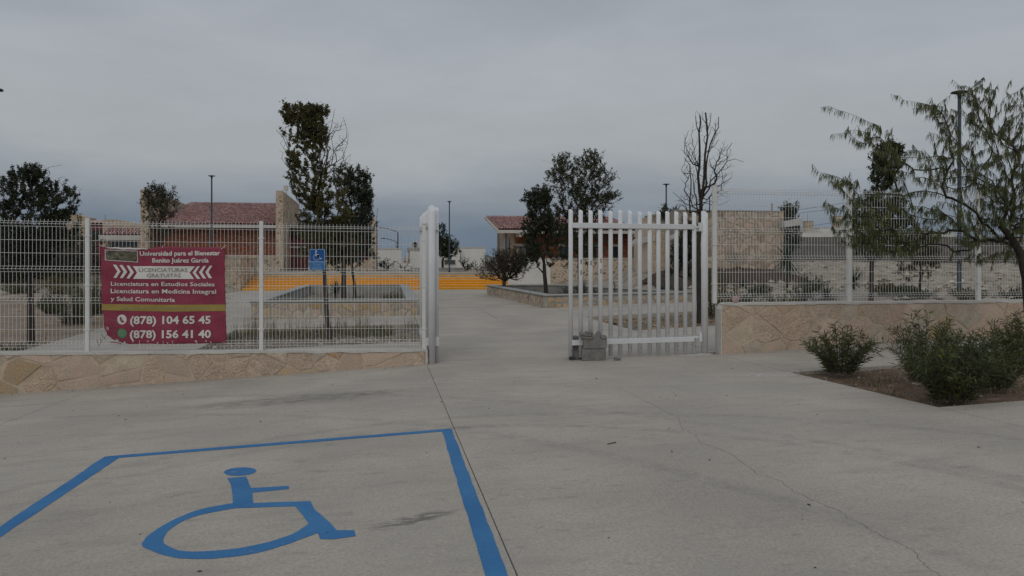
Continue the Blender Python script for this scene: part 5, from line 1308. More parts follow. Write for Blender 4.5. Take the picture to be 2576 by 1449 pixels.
def leaves_mesh(pos, axis, length, width, mat_list, rs, fold=.25, droop=0.):
    n = len(pos); z = rs.normal(size=(n,3)); side = np.cross(axis, z); side /= np.linalg.norm(side, axis=1)[:,None] + 1e-9
    L_ = (length*rs.uniform(.6,1.25,n))[:,None]; Wd = (width*rs.uniform(.7,1.2,n))[:,None]
    nrm = np.cross(axis, side)
    p0 = pos; p1 = pos + axis*L_*.45 + side*Wd*.5 + nrm*Wd*fold; p2 = pos + axis*L_ + np.array([0,0,-1])*droop*L_; p3 = pos + axis*L_*.45 - side*Wd*.5 + nrm*Wd*fold
    V = np.stack([p0,p1,p2,p3], 1).reshape(-1,3)
    me = bpy.data.meshes.new('leaves'); me.vertices.add(4*n); me.vertices.foreach_set('co', V.ravel().astype(np.float32))
    me.loops.add(4*n); me.loops.foreach_set('vertex_index', np.arange(4*n, dtype=np.int32)); me.polygons.add(n)
    me.polygons.foreach_set('loop_start', (np.arange(n)*4).astype(np.int32)); me.polygons.foreach_set('loop_total', np.full(n, 4, dtype=np.int32))
    for m in mat_list: me.materials.append(m)
    me.polygons.foreach_set('material_index', rs.randint(0, len(mat_list), n).astype(np.int32)); me.update(calc_edges=True)
    return me
def grow(trunk, trunk_r, tips, rs, step, wander=.12, dirw=.5, tip_r=.003, upcurve=.25, pexp=2.2, from_node=1, limbs=()):
    nodes = [np.array(p, float) for p in trunk]; par = [0]+list(range(len(trunk)-1)); dirs = [np.array([0,0,1.])]*len(trunk); plen = [0.]
    for i in range(1, len(trunk)): plen.append(plen[-1] + np.linalg.norm(nodes[i]-nodes[i-1]))
    fixed = {i: tr for i, tr in enumerate(trunk_r)}
    for pl, r0, r1 in limbs:
        k = int(np.argmin([np.linalg.norm(pl[0]-q) for q in nodes])); pts = [nodes[k]]
        for a, c in zip(pl[:-1], pl[1:]):
            m = max(1, int(np.linalg.norm(c-a)/step/1.5))
            for j in range(1, m+1): pts.append(a + (c-a)*j/m + (rs.normal(size=3)*wander*step*.5 if j < m else 0))
        for j, q in enumerate(pts[1:]):
            dd = q-nodes[k]; nodes.append(q); par.append(k); dirs.append(dd/(np.linalg.norm(dd)+1e-9)); plen.append(plen[k]+np.linalg.norm(dd)); k = len(nodes)-1
            fixed[k] = r0 + (r1-r0)*(j+1)/len(pts)
    ntr = len(nodes)
    base = nodes[min(from_node, len(trunk)-1)]
    order = np.argsort(np.linalg.norm(tips-base, axis=1))
    NA = np.array(nodes); DA = np.array(dirs); PL = np.array(plen); tipidx = []
    cap = 6000; NB = np.zeros((cap,3)); DB = np.zeros((cap,3)); PB_ = np.zeros(cap); n = len(nodes)
    NB[:n] = NA; DB[:n] = DA; PB_[:n] = PL
    for ti in order:
        t = tips[ti]; d = t - NB[from_node:n]; dist = np.linalg.norm(d, axis=1)+1e-6; cosv = (d*DB[from_node:n]).sum(1)/dist
        cost = dist*(1+dirw*(1-cosv)) + .12*PB_[from_node:n] + .35*np.maximum(0, -d[:,2])
        k = int(np.argmin(cost)) + from_node; a = NB[k].copy(); L_ = np.linalg.norm(t-a)
        m = max(1, int(L_/step)); c1 = a + (DB[k]*.6 + np.array([0,0,upcurve]))*L_*.35; prev = k
        for j in range(1, m+1):
            s = j/m; p = (1-s)**2*a + 2*s*(1-s)*c1 + s*s*t + (rs.normal(size=3)*wander*step if j < m else 0)
            if n >= cap: break
            NB[n] = p; dd = p-NB[prev]; DB[n] = dd/(np.linalg.norm(dd)+1e-9); PB_[n] = PB_[prev] + np.linalg.norm(dd); par.append(prev); prev = n; n += 1
        tipidx.append(prev)
    nodes = NB[:n]; w = np.zeros(n)
    for i in tipidx: w[i] += 1
    for i in range(n-1, 0, -1): w[par[i]] += w[i]
    r = tip_r*np.maximum(w, 1)**(1/pexp)
    lim = max(trunk_r[-1], max([q[1] for q in limbs]) if limbs else 0)
    r[ntr:] = np.minimum(r[ntr:], lim*.8)
    for i, tr in fixed.items(): r[i] = tr
    for i in range(ntr, n): r[i] = min(r[i], r[par[i]]*1.0)
    return nodes, par, r, tipidx, DB[:n]
def sample_blobs(blobs, s, n, rs, shell=.5):
    wts = np.array([b[4] if len(b) > 4 else b[2]*b[3] for b in blobs], float); wts /= wts.sum(); out_ = []; 
    for k in rs.choice(len(blobs), n, p=wts):
        x, y, rx, ry = blobs[k][:4]; d = rs.normal(size=3); d /= np.linalg.norm(d); rad = rs.uniform(shell**3, 1)**(1/3.)*(1+rs.normal()*.15)
        rz = (rx+min(rx, ry))/2*s/FPX
        p = P(x + d[0]*rad*rx, y + d[1]*rad*ry, s + d[2]*rad*rz*1.0)
        if mnoise.noise(p*(1.5 if s < 25 else .8)+Vector((s,3,1))) < -.22 and rs.rand() < .7: continue
        out_.append(np.array(p))
    return np.array(out_)
def tree(name, label, cat, s, trunk_px, trunk_r, blobs, ntips, nleaf, leafL, leafW, mats, seed, bark='bark', spread=.16, wander=.25, bare=(), nbare=0, tip_r=.003, step=None, dirw=.5,
         group=None, weep=0., inner=.35, shell=.45, from_node=None, upc=.25, zbase=None, sp=None, clump=.7, limbs=(), shoot=13., shup=.8):
    rs = np.random.RandomState(seed)
    trunk = [np.array(P(x, y, s + (q[0] if q else 0))) for x, y, *q in trunk_px]
    if zbase is not None: trunk[0][2] = zbase
    t = thing(name, tuple(trunk[0]), label, cat, group)
    tips = sample_blobs(blobs, s, ntips, rs, shell); nb = 0
    if len(bare): bt = sample_blobs(bare, s, nbare, rs, .3); tips = np.vstack([tips, bt]); nb = len(bt)
    step = step or 14*s/FPX*1.2
    LB = [([np.array(P(x, y, s + (q[0] if q else 0))) for x, y, *q in pl], r0, r1) for pl, r0, r1 in limbs]
    nodes, par, r, tipidx, D = grow(trunk, trunk_r, tips, rs, step, wander, dirw, tip_r, upc, from_node=from_node if from_node is not None else max(1, len(trunk)//2), limbs=LB)
    # leafy zone: every node lying close to a leafy blob
    def inside(p):
        q = np.array(p) - np.array([0,0,CAMZ]); sf = q[0]*ST + q[1]*CT; xf = q[0]*CT - q[1]*ST
        X = CX + FPX*xf/sf; Y = HY - FPX*q[2]/sf
        return any(((X-b_[0])/b_[2]/1.08)**2 + ((Y-b_[1])/b_[3]/1.08)**2 < 1 for b_ in blobs)
    shoots = []
    if nleaf and shoot:
        nl = list(nodes); par = list(par); r = list(r); D = list(D); cen = np.mean(tips, axis=0)
        for ti in tipidx:
            if rs.rand() < .25 or not inside(nodes[ti]): continue
            q = nodes[ti]; o_ = (q-cen); o_ /= np.linalg.norm(o_)+1e-6; d = .55*o_*np.array([1,1,.5]) + np.array([0,0,shup]) + rs.normal(size=3)*.45 + .4*D[ti]; d /= np.linalg.norm(d)
            L_ = shoot*s/FPX*rs.uniform(.5, 1.7); k = ti
            for j in range(3):
                q = q + d*L_/3; d = d + rs.normal(size=3)*.18; d /= np.linalg.norm(d); nl.append(q); par.append(k); r.append(tip_r*(.9-.2*j)); D.append(d); k = len(nl)-1; shoots.append(k)
        nodes = np.array(nl); r = np.array(r); D = np.array(D)
    tr = tubes_from_tree(nodes[:len(trunk)], par[:len(trunk)], r, M[bark], 'trunk', t, 10)
    # limbs share the trunk's end ring
    k = len(trunk); 
    b = tubes_from_tree(nodes, par, r, M[bark], 'limbs', t, 5, minr=.0012*s/12)
    cand = [i for i in range(k, len(nodes)) if r[i] < trunk_r[-1]*inner + tip_r*2.5 and inside(nodes[i])]
    if nleaf and cand:
        w = np.array([1.0/(r[i]+tip_r*.6) for i in cand]); w /= w.sum()
        # clumpy density
        cl = np.array([.2 + max(0, .9 + clump*mnoise.noise(Vector(nodes[i])*(2.2 if s < 25 else 1.3) + Vector((seed,0,0)))) for i in cand]); w *= cl; w /= w.sum()
        ch = rs.choice(cand, nleaf, p=w); sp_ = sp or spread
        if shoots:
            m_ = rs.rand(nleaf) < .72; ch = np.where(m_, rs.choice(shoots, nleaf), ch); ch = np.array(ch)
        q = D[ch]
        pos = nodes[ch] - q*rs.uniform(0,1,(nleaf,1))*(shoot*s/FPX/3) + rs.normal(size=(nleaf,3))*sp_*np.array([1,1,.8]) * rs.uniform(.1,1,(nleaf,1))*np.where(np.isin(ch, shoots), .5, 1)[:,None]
        ax = q*.5 + rs.normal(size=(nleaf,3))*.8; 
        if weep: ax = rs.normal(size=(nleaf,3))*.35 + np.array([0,0,-1.])*weep
        ax /= np.linalg.norm(ax, axis=1)[:,None]
        me = leaves_mesh(pos, ax, leafL, leafW, mats, rs)
        link('crown', me, t)
    return t, nodes, tipidx

# T1 dark oak at the left edge
tree('oak_tree', 'dense dark oak whose crown rises over the fence at the left picture edge', 'tree', 17.9, [(78,860),(77,760),(75,690),(72,640),(74,600)], [.085,.07,.062,.058,.05],
     [(80,560,95,110,3.6),(60,620,100,70,3),(140,600,60,60,1.2),(60,470,62,52,1.4),(135,520,62,55,1.2),(20,590,60,110,2),(150,590,55,60,1),(40,660,75,45,1),(110,650,65,40,.8)], 1100, 46000, .055, .026, [M['leaf_d'],M['leaf_d'],M['leaf_g']], 1, 'barkd', .045, bare=[(150,510,62,50),(110,440,60,30),(60,440,60,30)], nbare=110)
# T2 sparse tree before building A
tree('young_tree', 'thin sparse young tree in front of the left stone fin wall', 'tree', 31, [(408,790),(406,700),(404,620),(402,570)], [.07,.06,.05,.045],
     [(397,520,36,52,2),(392,495,30,32,1.3),(430,520,22,42,.7),(395,580,34,40,1.4),(370,510,22,32,.5)], 330, 4200, .075, .042, [M['leaf_g'],M['leaf_d'],M['leaf_rb']], 2, 'barkd', .11, step=.22, bare=[(400,500,48,46)], nbare=40, zbase=0)
def z3(x, y, *q): return ((900+x/2.862)/1.565, (350+y/2.862)/1.565, *q)
# T3 tall tree with yellowing leaves (near), trunk in the front bed
tree('tall_tree', 'tall tree with olive and yellowing leaves and a leafless right side, behind the parking sign', 'tree', 17.6, [(829,853),(822,790),(817,700),(812,640),(808,590),(802,560),(800,500)], [.062,.052,.048,.045,.043,.042,.036],
     [(805,560,58,90,4.6),(815,620,66,60,3.4),(775,470,42,62,1.6),(760,400,38,50,1.1),(786,430,34,60,1.1),(778,330,40,50,2.2),(768,290,42,22,1.2),(735,300,26,20,.7),(745,340,30,24,.5),(722,278,16,12,.25),(805,285,22,20,.6),(800,350,22,40,.7),(840,520,44,60,1.4),(850,600,48,55,1.4),(742,440,20,40,.45),(860,650,30,30,.5)],
     1500, 56000, .046, .026, [M['leaf_o'],M['leaf_y'],M['leaf_o'],M['leaf_d']], 3, 'bark', .055, bare=[(840,400,38,80),(820,350,45,60),(850,330,26,55),(716,380,16,60),(868,400,10,80),(850,420,34,70)], nbare=300, wander=.35, dirw=.9, tip_r=.0024, sp=.05, shell=.3,
     limbs=[([z3(930,1050),z3(1060,900,.1),z3(1160,860,.2),z3(1185,700,.2),z3(1240,640,.2),z3(1330,540,.2),z3(1335,460,.2),z3(1292,318,.2)],.016,.003), ([z3(900,900),z3(1030,850,-.1),z3(1075,760,-.1),z3(1105,600,-.1),z3(1160,420,-.1),z3(1190,260,-.1)],.016,.003),
            ([z3(880,800),z3(1020,720),z3(1040,560),z3(1060,380),z3(1060,210),z3(1150,200)],.014,.003), ([z3(1185,720,.2),z3(1160,560,.2),z3(1230,420,.2)],.007,.003), ([z3(1160,860,.2),z3(1280,780,.1),z3(1340,620,.1),z3(1350,500,.1)],.009,.003),
            ([z3(890,950),z3(800,880,.1),z3(690,710,.1),z3(610,540,.1),z3(535,462,.1)],.014,.003), ([z3(690,710,.1),z3(650,560),z3(640,440)],.006,.003), ([z3(1200,870,.2),z3(1280,880),z3(1330,780),z3(1370,740)],.007,.003)])
# trees in the left planter
tree('oak_tree', 'dark oak crown behind the right side of the yellowing tree, trunk in the left planter', 'tree', 29, [(864.5,752),(864.5,700),(865,660),(866,620)], [.10,.085,.078,.07],
     [(885,520,52,70,3),(900,470,34,44,1.2),(885,600,55,60,2),(920,500,20,30,.5),(860,450,34,30,.8),(915,560,28,50,.8),(870,640,60,34,1)], 650, 19000, .080, .042, [M['leaf_d'],M['leaf_d'],M['leaf_g']], 4, 'barkd', .08, bare=[(905,500,38,70),(925,470,18,26)], nbare=40, zbase=.05)
tree('oak_tree', 'slim leaning oak with thin trunk at the back of the left planter', 'tree', 34, [(893,748),(891,710),(886,680),(884,650)], [.07,.06,.052,.05],
     [(893,600,40,52,2),(915,540,26,40,.8),(900,640,42,28,1)], 260, 6500, .090, .045, [M['leaf_d'],M['leaf_g']], 5, 'barkd', .12, zbase=.05)
# T4 small tree on the landing
tree('young_tree', 'small dark tree in the low planter beside the slim lamp post', 'tree', 54.3, [(1114,678),(1113,660),(1115,650)], [.09,.08,.07],
     [(1113,620,18,32,2),(1110,585,11,22,1),(1128,630,20,24,.9)], 240, 4500, .13, .075, [M['leaf_d'],M['leaf_d']], 6, 'barkd', .16, bare=[(1140,615,16,28)], nbare=22, zbase=1.0)
# T5 bronze shrub at the planter corner
tree('thorny_shrub', 'wide bronze thorny shrub at the far corner of the angular planter', 'shrub', 36.2, [(1268,722),(1268,712),(1268,706)], [.10,.085,.07],
     [(1275,670,52,26,2.5),(1235,672,36,16,.8),(1312,672,34,18,.9),(1270,690,48,18,1.2),(1280,648,40,18,.8),(1225,690,24,14,.4)], 900, 6500, .085, .035, [M['leaf_rb'],M['leaf_g'],M['leaf_rb']], 7, 'bark', .10, bare=[(1260,655,60,30),(1225,650,26,18),(1330,668,22,16),(1215,640,18,10)], nbare=60, dirw=.8, tip_r=.005, zbase=.08, from_node=0, step=.22)
# T6
tree('oak_tree', 'narrow dark oak standing in the angular planter left of the gate leaf', 'tree', 31.5, [(1375,742),(1372,712),(1370,690),(1369,665)], [.10,.085,.08,.07],
     [(1362,600,44,60,3),(1358,545,30,50,1.6),(1352,505,34,24,.8),(1372,500,14,22,.6),(1395,590,22,50,.8),(1365,650,48,26,1.3),(1328,570,16,18,.25)], 700, 19000, .080, .042, [M['leaf_d']], 8, 'barkd', .08, bare=[(1345,500,30,26),(1330,520,20,20)], nbare=26, zbase=.08)
# T7
tree('oak_tree', 'large open dark oak rising behind the left pickets of the gate', 'tree', 33.5, [(1462,760),(1460,690),(1459,640),(1458,600)], [.13,.115,.105,.10],
     [(1450,450,58,52,2.8),(1425,410,34,28,.8),(1480,410,36,28,.9),(1510,450,34,34,.9),(1440,520,52,50,1.8),(1490,520,44,44,1.4),(1528,498,26,14,.5),(1460,590,60,55,2),(1410,560,30,46,.9),(1400,455,24,30,.4),(1450,640,62,30,1)], 1200, 25000, .078, .042, [M['leaf_d'],M['leaf_o'],M['leaf_g']], 9, 'barkd', .085, bare=[(1450,440,88,62),(1540,490,18,16)], nbare=70, zbase=.06, shell=.35)
# T8 bare tree
def z2(x, y, *q): return ((2500+x/2.899)/1.565, (400+y/2.899)/1.565, *q)
tree('bare_tree', 'tall leafless tree with upright limbs between the gate leaf and its post', 'tree', 20.2, [(1759,812),(1758,700),(1757,620),z2(752,1250),z2(752,1120),z2(745,1000)], [.068,.058,.054,.050,.048,.044],
     [z2(770,300)[:2]+(22,34,1.2), z2(880,330)[:2]+(24,36,1.6), z2(720,250)[:2]+(20,34,1.0), z2(650,600)[:2]+(24,60,1.6), z2(590,560)[:2]+(14,40,.7), z2(900,560)[:2]+(24,50,1.3), z2(1030,600)[:2]+(22,40,.8), z2(990,760)[:2]+(34,30,1.2), z2(640,950)[:2]+(26,60,1.6), z2(560,850)[:2]+(16,40,.6),
      z2(820,1000)[:2]+(40,60,1.5), z2(1000,1000)[:2]+(24,40,.6), z2(550,1120)[:2]+(24,24,.6), z2(700,1200)[:2]+(40,50,1.6), z2(800,700)[:2]+(40,80,1.5), z2(940,1100)[:2]+(30,40,.5)],
     1000, 0, .05, .02, [M['leaf_g']], 10, 'barkd', wander=.32, tip_r=.0026, dirw=1.0, upc=.45, step=.13, from_node=3, shell=.1,
     limbs=[([z2(752,1120),z2(728,950,.05),z2(735,750,.05),z2(737,500,.05),z2(730,350),z2(740,155)],.040,.016), ([z2(752,1120),z2(775,1000,-.1),z2(790,850,-.1),z2(800,600,-.12),z2(828,400,-.1),z2(818,260),z2(805,125)],.036,.020),
            ([z2(770,1100),z2(815,950,.15),z2(815,700,.15),z2(860,480,.1),z2(900,385,.1),z2(950,300,.1),z2(955,175,.1)],.030,.009), ([z2(735,360),z2(700,270,.1),z2(692,165,.1)],.014,.008),
            ([z2(785,1120),z2(860,910,-.2),z2(930,840,-.3),z2(1010,745,-.3),z2(1050,680,-.3),z2(1050,560,-.3),z2(1110,468,-.3)],.022,.005), ([z2(740,1050),z2(690,720,.2),z2(650,640,.3),z2(600,560,.3),z2(560,460,.3),z2(612,330,.3)],.018,.004),
            ([z2(640,1370),z2(622,1150,-.2),z2(640,900,-.2),z2(625,720,-.2),z2(560,640,-.2)],.024,.006), ([z2(800,450),z2(830,330,.2),z2(868,130,.2)],.014,.006), ([z2(1055,690),z2(1140,655,-.3),z2(1245,690,-.3)],.008,.003),
            ([z2(790,300),z2(775,200),z2(770,110)],.008,.003), ([z2(720,1350),z2(700,1100,.2),z2(660,850,.2)],.02,.008), ([z2(860,1350),z2(850,1100,-.2),z2(900,1000,-.2),z2(1100,870,-.2)],.018,.005), ([z2(640,1340),z2(560,1150,.1),z2(430,1030,.1)],.012,.004)])
# T10 column tree behind right fence
tree('oak_tree', 'column shaped dark tree behind the mesquite branches at right', 'tree', 23.2, [(2191,754),(2192,700),(2193,660),(2200,600)], [.075,.065,.06,.055],
     [(2235,400,42,34,2.2),(2222,440,36,34,1.4),(2240,375,34,14,1),(2228,500,46,50,2.4),(2190,540,60,44,2.8),(2210,580,90,60,3),(2235,560,60,50,1.8),(2160,560,34,40,.7),(2270,580,40,44,.8),(2200,620,60,34,1.2)], 1200, 38000, .062, .034, [M['leaf_d'],M['leaf_d'],M['leaf_o']], 11, 'barkd', .075, zbase=.42)
# T11
tree('oak_tree', 'dark narrow tree just right of the flat stone building', 'tree', 47, [(1985,700),(1985,660),(1985,640)], [.12,.10,.09], [(1984,560,24,40,2),(1990,600,26,34,1.4),(1986,530,18,14,.6)], 240, 6000, .11, .06, [M['leaf_d']], 12, 'barkd', .16, zbase=1.2)
tree('weeping_acacia', 'brownish drooping acacia with several thin trunks behind the right fence', 'tree', 24.2, [(2312,752),(2314,715),(2318,690),(2316,665)], [.05,.045,.04,.034],
     [(2310,620,44,44,2),(2285,650,30,50,1),(2340,640,30,40,1),(2310,680,40,40,.8)], 300, 6500, .11, .02, [M['leaf_rb'],M['leaf_o']], 13, 'barkd', .09, weep=1., zbase=.45)
for px, top_ in ((2344,668),(2296,690)):
    pass
tree('young_tree', 'shrubby dark tree behind the gate hinge side, below the bare tree', 'tree', 31, [(1722,770),(1722,720),(1722,700)], [.06,.05,.045], [(1725,640,34,56,2),(1738,590,26,40,1),(1712,690,34,30,.8)], 330, 9000, .08, .042, [M['leaf_d'],M['leaf_g']], 14, 'barkd', .11, zbase=.5)
tree('young_tree', 'dark bush growing on top of the stone block behind the gate leaf', 'shrub', 43.5, [(1683,556),(1683,550),(1683,546)], [.05,.045,.04], [(1680,543,22,14,2),(1668,550,16,8,.6)], 70, 1400, .12, .06, [M['leaf_d'],M['leaf_g']], 15, 'barkd', .12)

# T9 mesquite near the right edge: slender arching limbs with drooping feathery leaves
def mesquite():
    rs = np.random.RandomState(21); s = 11.6
    base = G(2596, 900); trunk = [np.array((base.x, base.y, base.z-.05))] + [np.array(P(x, y, s)) for x, y in ((2590,800),(2582,700),(2568,640),(2545,600),(2520,570))]
    t = thing('mesquite_tree', tuple(trunk[0]), 'mesquite leaning in at the right edge with arching branches and drooping feathery leaves', 'tree')
    blobs = [(2420,440,150,110,3),(2500,300,120,100,2.5),(2560,420,120,140,3),(2300,400,130,60,1.6),(2400,320,90,60,1.3),(2420,560,170,60,2.2),(2250,520,110,50,1.1),(2180,330,70,30,.6),(2120,450,60,22,.5),
             (2650,350,140,180,2.5),(2620,560,120,60,1.5),(2200,590,70,50,.6),(2340,280,60,36,.5),(2460,240,60,40,.5),(2480,640,90,30,.6),(2200,570,110,50,1.6),(2130,520,70,40,.8),(2260,600,90,40,1.2),(2480,560,120,60,1.6),(2540,520,100,90,1.5)]
    tips = sample_blobs(blobs, s, 1600, rs, .1)
    extra = np.array([P(2062,270,s+.2), P(2110,278,s+.1), P(2043,412,s-.2), P(2090,440,s-.1), P(2130,455,s), P(2240,238,s), P(2455,200,s+.3), P(2395,200,s), P(2545,200,s), P(2500,225,s-.2), P(2150,560,s), P(2080,500,s-.3), P(2085,600,s-.3)])
    tips = np.vstack([tips, extra])
    nodes, par, r, tipidx, D = grow(trunk, [.085,.07,.065,.06,.05,.045], tips, rs, .11, .30, .9, .0021, .30, 2.3, from_node=3)
    tubes_from_tree(nodes[:6], par[:6], r, M['barkd'], 'trunk', t, 10)
    tubes_from_tree(nodes, par, r, M['barkd'], 'limbs', t, 5, minr=.0016)
    cand = [i for i in range(6, len(nodes)) if r[i] < .011]
    b = MB(); nc = 18500; ch = rs.choice(cand, nc); V = []; F = []
    for i in ch:
        p0 = nodes[i] + (nodes[par[i]]-nodes[i])*rs.rand(); k = rs.randint(1, 3)
        for _ in range(k):
            L_ = rs.uniform(.05, .13); a = rs.uniform(0, 6.28); out_ = np.array([math.cos(a), math.sin(a), 0])*rs.uniform(.1,.8) + np.array([-.22,-.05,0]); w = rs.uniform(.0022,.0052)
            side = np.array([-math.sin(a), math.cos(a), 0]) if rs.rand() < .5 else np.array([math.cos(a+.8), math.sin(a+.8), 0]); n0 = len(V); m = 4
            for j in range(m+1):
                q = j/m; c = p0 + out_*L_*(q - .35*q*q) + np.array([0,0,-1])*L_*(q*.55 + q*q*.45); ww = w*math.sin(math.pi*(.12+.82*q)); V += [tuple(c-side*ww), tuple(c+side*ww)]
            F += [(n0+2*j, n0+2*j+1, n0+2*j+3, n0+2*j+2) for j in range(m)]
    b.v = V; b.f = F; o = b.build('crown', M['leaf_m'], t)
    o.data.materials.append(M['leaf_o']); o.data.polygons.foreach_set('material_index', (rs.rand(len(F)//4).repeat(4) > .75).astype(np.int32)[:len(F)] if len(F) % 4 == 0 else [0]*len(F))
mesquite()

# oleander bushes in the front bed
def oleander(name, label, px, py, h, spread, nst, nl, seed, ll=.105, lw=.013, mats=None, cat='shrub', lean=1., base_pt=None, dead=.1):
    rs = np.random.RandomState(seed); g = base_pt if base_pt is not None else G(px, py); t = thing(name, tuple(g), label, cat); b = MB(); pos = []; ax = []
    for i in range(nst):
        a = rs.uniform(0, 6.28); rr = math.sqrt(rs.rand())*spread; hh = h*(1-.45*(rr/spread)**2)*rs.uniform(.72,1.05)
        p0 = np.array(g) + np.array([math.cos(a), math.sin(a), 0])*rr*.35; d = np.array([math.cos(a), math.sin(a), 0])*rr*lean
        c = p0 + d*.15 + np.array([0,0,hh*.6]); p1 = p0 + d*.75 + np.array([0,0,hh])
        pts = [((1-q)**2*p0 + 2*q*(1-q)*c + q*q*p1) for q in np.linspace(0,1,6)]; b.tube([Vector(p) for p in pts], [.006,.0055,.005,.004,.003,.002], 4, caps=False)
        for _ in range(nl):
            q = rs.uniform(.0, 1)**.9; c_ = (1-q)**2*p0 + 2*q*(1-q)*c + q*q*p1; dd = (p1-c)*q + (c-p0)*(1-q); dd /= np.linalg.norm(dd)
            r_ = rs.normal(size=3); r_ -= dd*r_.dot(dd); r_ /= np.linalg.norm(r_); pos.append(c_); v = dd*rs.uniform(.3,1.1) + r_*.9; ax.append(v/np.linalg.norm(v))
    b.build('stems', M['bark'], t)
    me = leaves_mesh(np.array(pos), np.array(ax), ll, lw, mats or [M['leaf_b'], M['leaf_b'], M['leaf_o']], rs, fold=.2, droop=.08); link('foliage', me, t)
    if dead:
        b = MB()
        for i in range(int(nst*dead)):
            a = rs.uniform(0, 6.28); d = np.array([math.cos(a), math.sin(a), 0]); p0 = Vector(np.array(g)+d*spread*.3+np.array([0,0,h*.3])); b.tube([p0, p0+Vector(d)*spread*.5+Vector((0,0,h*.3)), p0+Vector(d)*spread*.8+Vector((0,0,h*rs.uniform(.2,.6)))], [.004,.003,.0015], 4, caps=False)
        b.build('dead_stems', M['twig'], t)
oleander('oleander_bush', 'rounded oleander bush at the left tip of the brown bed, before the stone wall', 2113, 938, .72, .48, 60, 42, 31)
oleander('oleander_bush', 'broad oleander bush nearest the camera in the brown bed', 2392, 1005, .76, .52, 84, 46, 32)
oleander('oleander_bush', 'tall oleander bush in the middle back of the brown bed', 2325, 960, .92, .44, 56, 42, 33)
oleander('oleander_bush', 'dense oleander bush in the right half of the brown bed', 2495, 975, .70, .50, 66, 44, 34)
oleander('oleander_bush', 'oleander bush at the right picture edge below the mesquite trunk', 2560, 922, .72, .44, 56, 42, 35)
# shrubs behind the left fence
for i, (px, py, h, sp_, lbl, dz) in enumerate(((190,815,1.25,.9,'dark oleander shrub right of the oak trunk behind the left fence',0),(232,790,1.6,.9,'taller oleander shrub behind the left mesh post',0),(60,745,.9,1.0,'grey green shrub beyond the oak trunk at the left edge',0),(150,745,1.1,1.1,'background shrub between the oak and the mesh post',0),(130,790,.6,.5,'small shrub close to the foot of the oak',0))):
    oleander('shrub', lbl, px, py, h, sp_, 70, 40, 41+i, .12, .018, [M['leaf_d'],M['leaf_b'],M['leaf_o']] if i != 3 else [M['leaf_o'],M['leaf_y']], dead=.05)
for i in range(7):
    px = -60 + i*46; oleander('shrub', ('far dark shrub along the back of the left dirt field, %s from the left' % ('first','second','third','fourth','fifth','sixth','seventh')[i]), px, 722 + (i % 3)*5, 3.6 + .8*(i % 2), 2.1, 80, 50, 60+i, .24, .06, [M['leaf_d'],M['leaf_g'],M['leaf_rb']], dead=.0)
# planter plants
def rosette(name, label, pt, n, L_, w, seed, cat='plant', up=.6, stem=0., droop=.2, mats=None):
    rs = np.random.RandomState(seed); t = thing(name, tuple(pt), label, cat); b = MB(); c = Vector(pt) + Vector((0,0,stem))
    for i in range(n):
        a = i*2.399 + rs.uniform(-.2,.2); e = math.asin(min(.99, up + (1-up)*rs.uniform(-1.2,1))) ; d = Vector((math.cos(a)*math.cos(e), math.sin(a)*math.cos(e), math.sin(e))); sd_ = Vector((-math.sin(a), math.cos(a), 0)); l = L_*rs.uniform(.75,1.1); k0 = len(b.v)
        for q in (0,.35,.7,1.):
            p = c + d*l*q + Vector((0,0,-droop*l*q*q)); ww = w*(1-q)**.7*.5 + .001; b.v += [tuple(p-sd_*ww), tuple(p+sd_*ww)]
        b.f += [(k0+2*j, k0+2*j+1, k0+2*j+3, k0+2*j+2) for j in range(3)]
    b.build('blades', (mats or [M['agave']])[0], t)
    if stem > .05:
        b = MB(); b.tube([Vector(pt)-Vector((0,0,.05)), c], [.06,.05], 8); b.build('stem', M['bark'], t)
p = P(845, 745, 27); p.z = .06
rosette('yucca', 'spiky yucca standing in the middle of the left planter', p, 80, .50, .045, 71, up=.35, stem=.55, droop=.05)
for i, (px, py, s, h, lbl) in enumerate(((745,748,26.5,.32,'low olive shrub at the left of the left planter'),(790,748,26,.34,'low olive shrub between the left trunk and the yucca'),(905,747,26.5,.45,'olive shrub right of the planter trees'),(985,746,26,.62,'fuller yellow green shrub in the right corner of the left planter'),(1005,746,26.6,.5,'small shrub against the right wall of the left planter'),
        (1335,735,31,.45,'leafy shrub at the foot of the narrow oak in the angular planter'),(1350,738,30,.4,'small shrub next to the narrow oak trunk'),(1432,735,30.5,.65,'shrub behind the first gap between gate pickets'),(1466,735,30.5,.9,'upright shrub behind the second gap between gate pickets'),(1500,735,31,.5,'shrub deeper in the angular planter'))):
    q_ = P(px, py, s); q_.z = .07; oleander('planter_shrub', lbl, 0, 0, h, .42, 34, 26, 80+i, .085, .02, [M['leaf_o'],M['leaf_b'],M['leaf_y']] if i == 3 else [M['leaf_o'],M['leaf_b'],M['leaf_d']], base_pt=q_, dead=0)
q_ = P(1400, 742, 29.6); q_.z = .1; rosette('agave', 'small agave right of the narrow oak in the planter', q_, 36, .45, .05, 72, up=.5)
q_ = G(1543, 812); q_.z -= .1; rosette('agave', 'small agave in the stony bed behind the gate leaf', q_, 28, .32, .04, 73, up=.6)
def ontr(px, s, dz=0):
    q_ = P(px, 700, s); q_.z = terr_right(q_.x, q_.y) + dz; return q_
rosette('yucca', 'big green yucca clump behind the tenth and eleventh gate pickets', ontr(1678, 34), 90, 1.5, .08, 74, up=.55, droop=.15)
rosette('yucca', 'dark yucca clump just left of the bare tree trunk', ontr(1712, 31), 70, 1.0, .07, 75, up=.5, droop=.15)
rosette('yucca', 'tall yucca on a trunk at the right end of the flat stone building', ontr(1980, 33), 200, 1.15, .045, 76, up=.12, stem=1.35, droop=.12)
rosette('agave', 'grey agave below the middle of the flat stone building', ontr(1866, 34), 40, .62, .08, 77, up=.6)
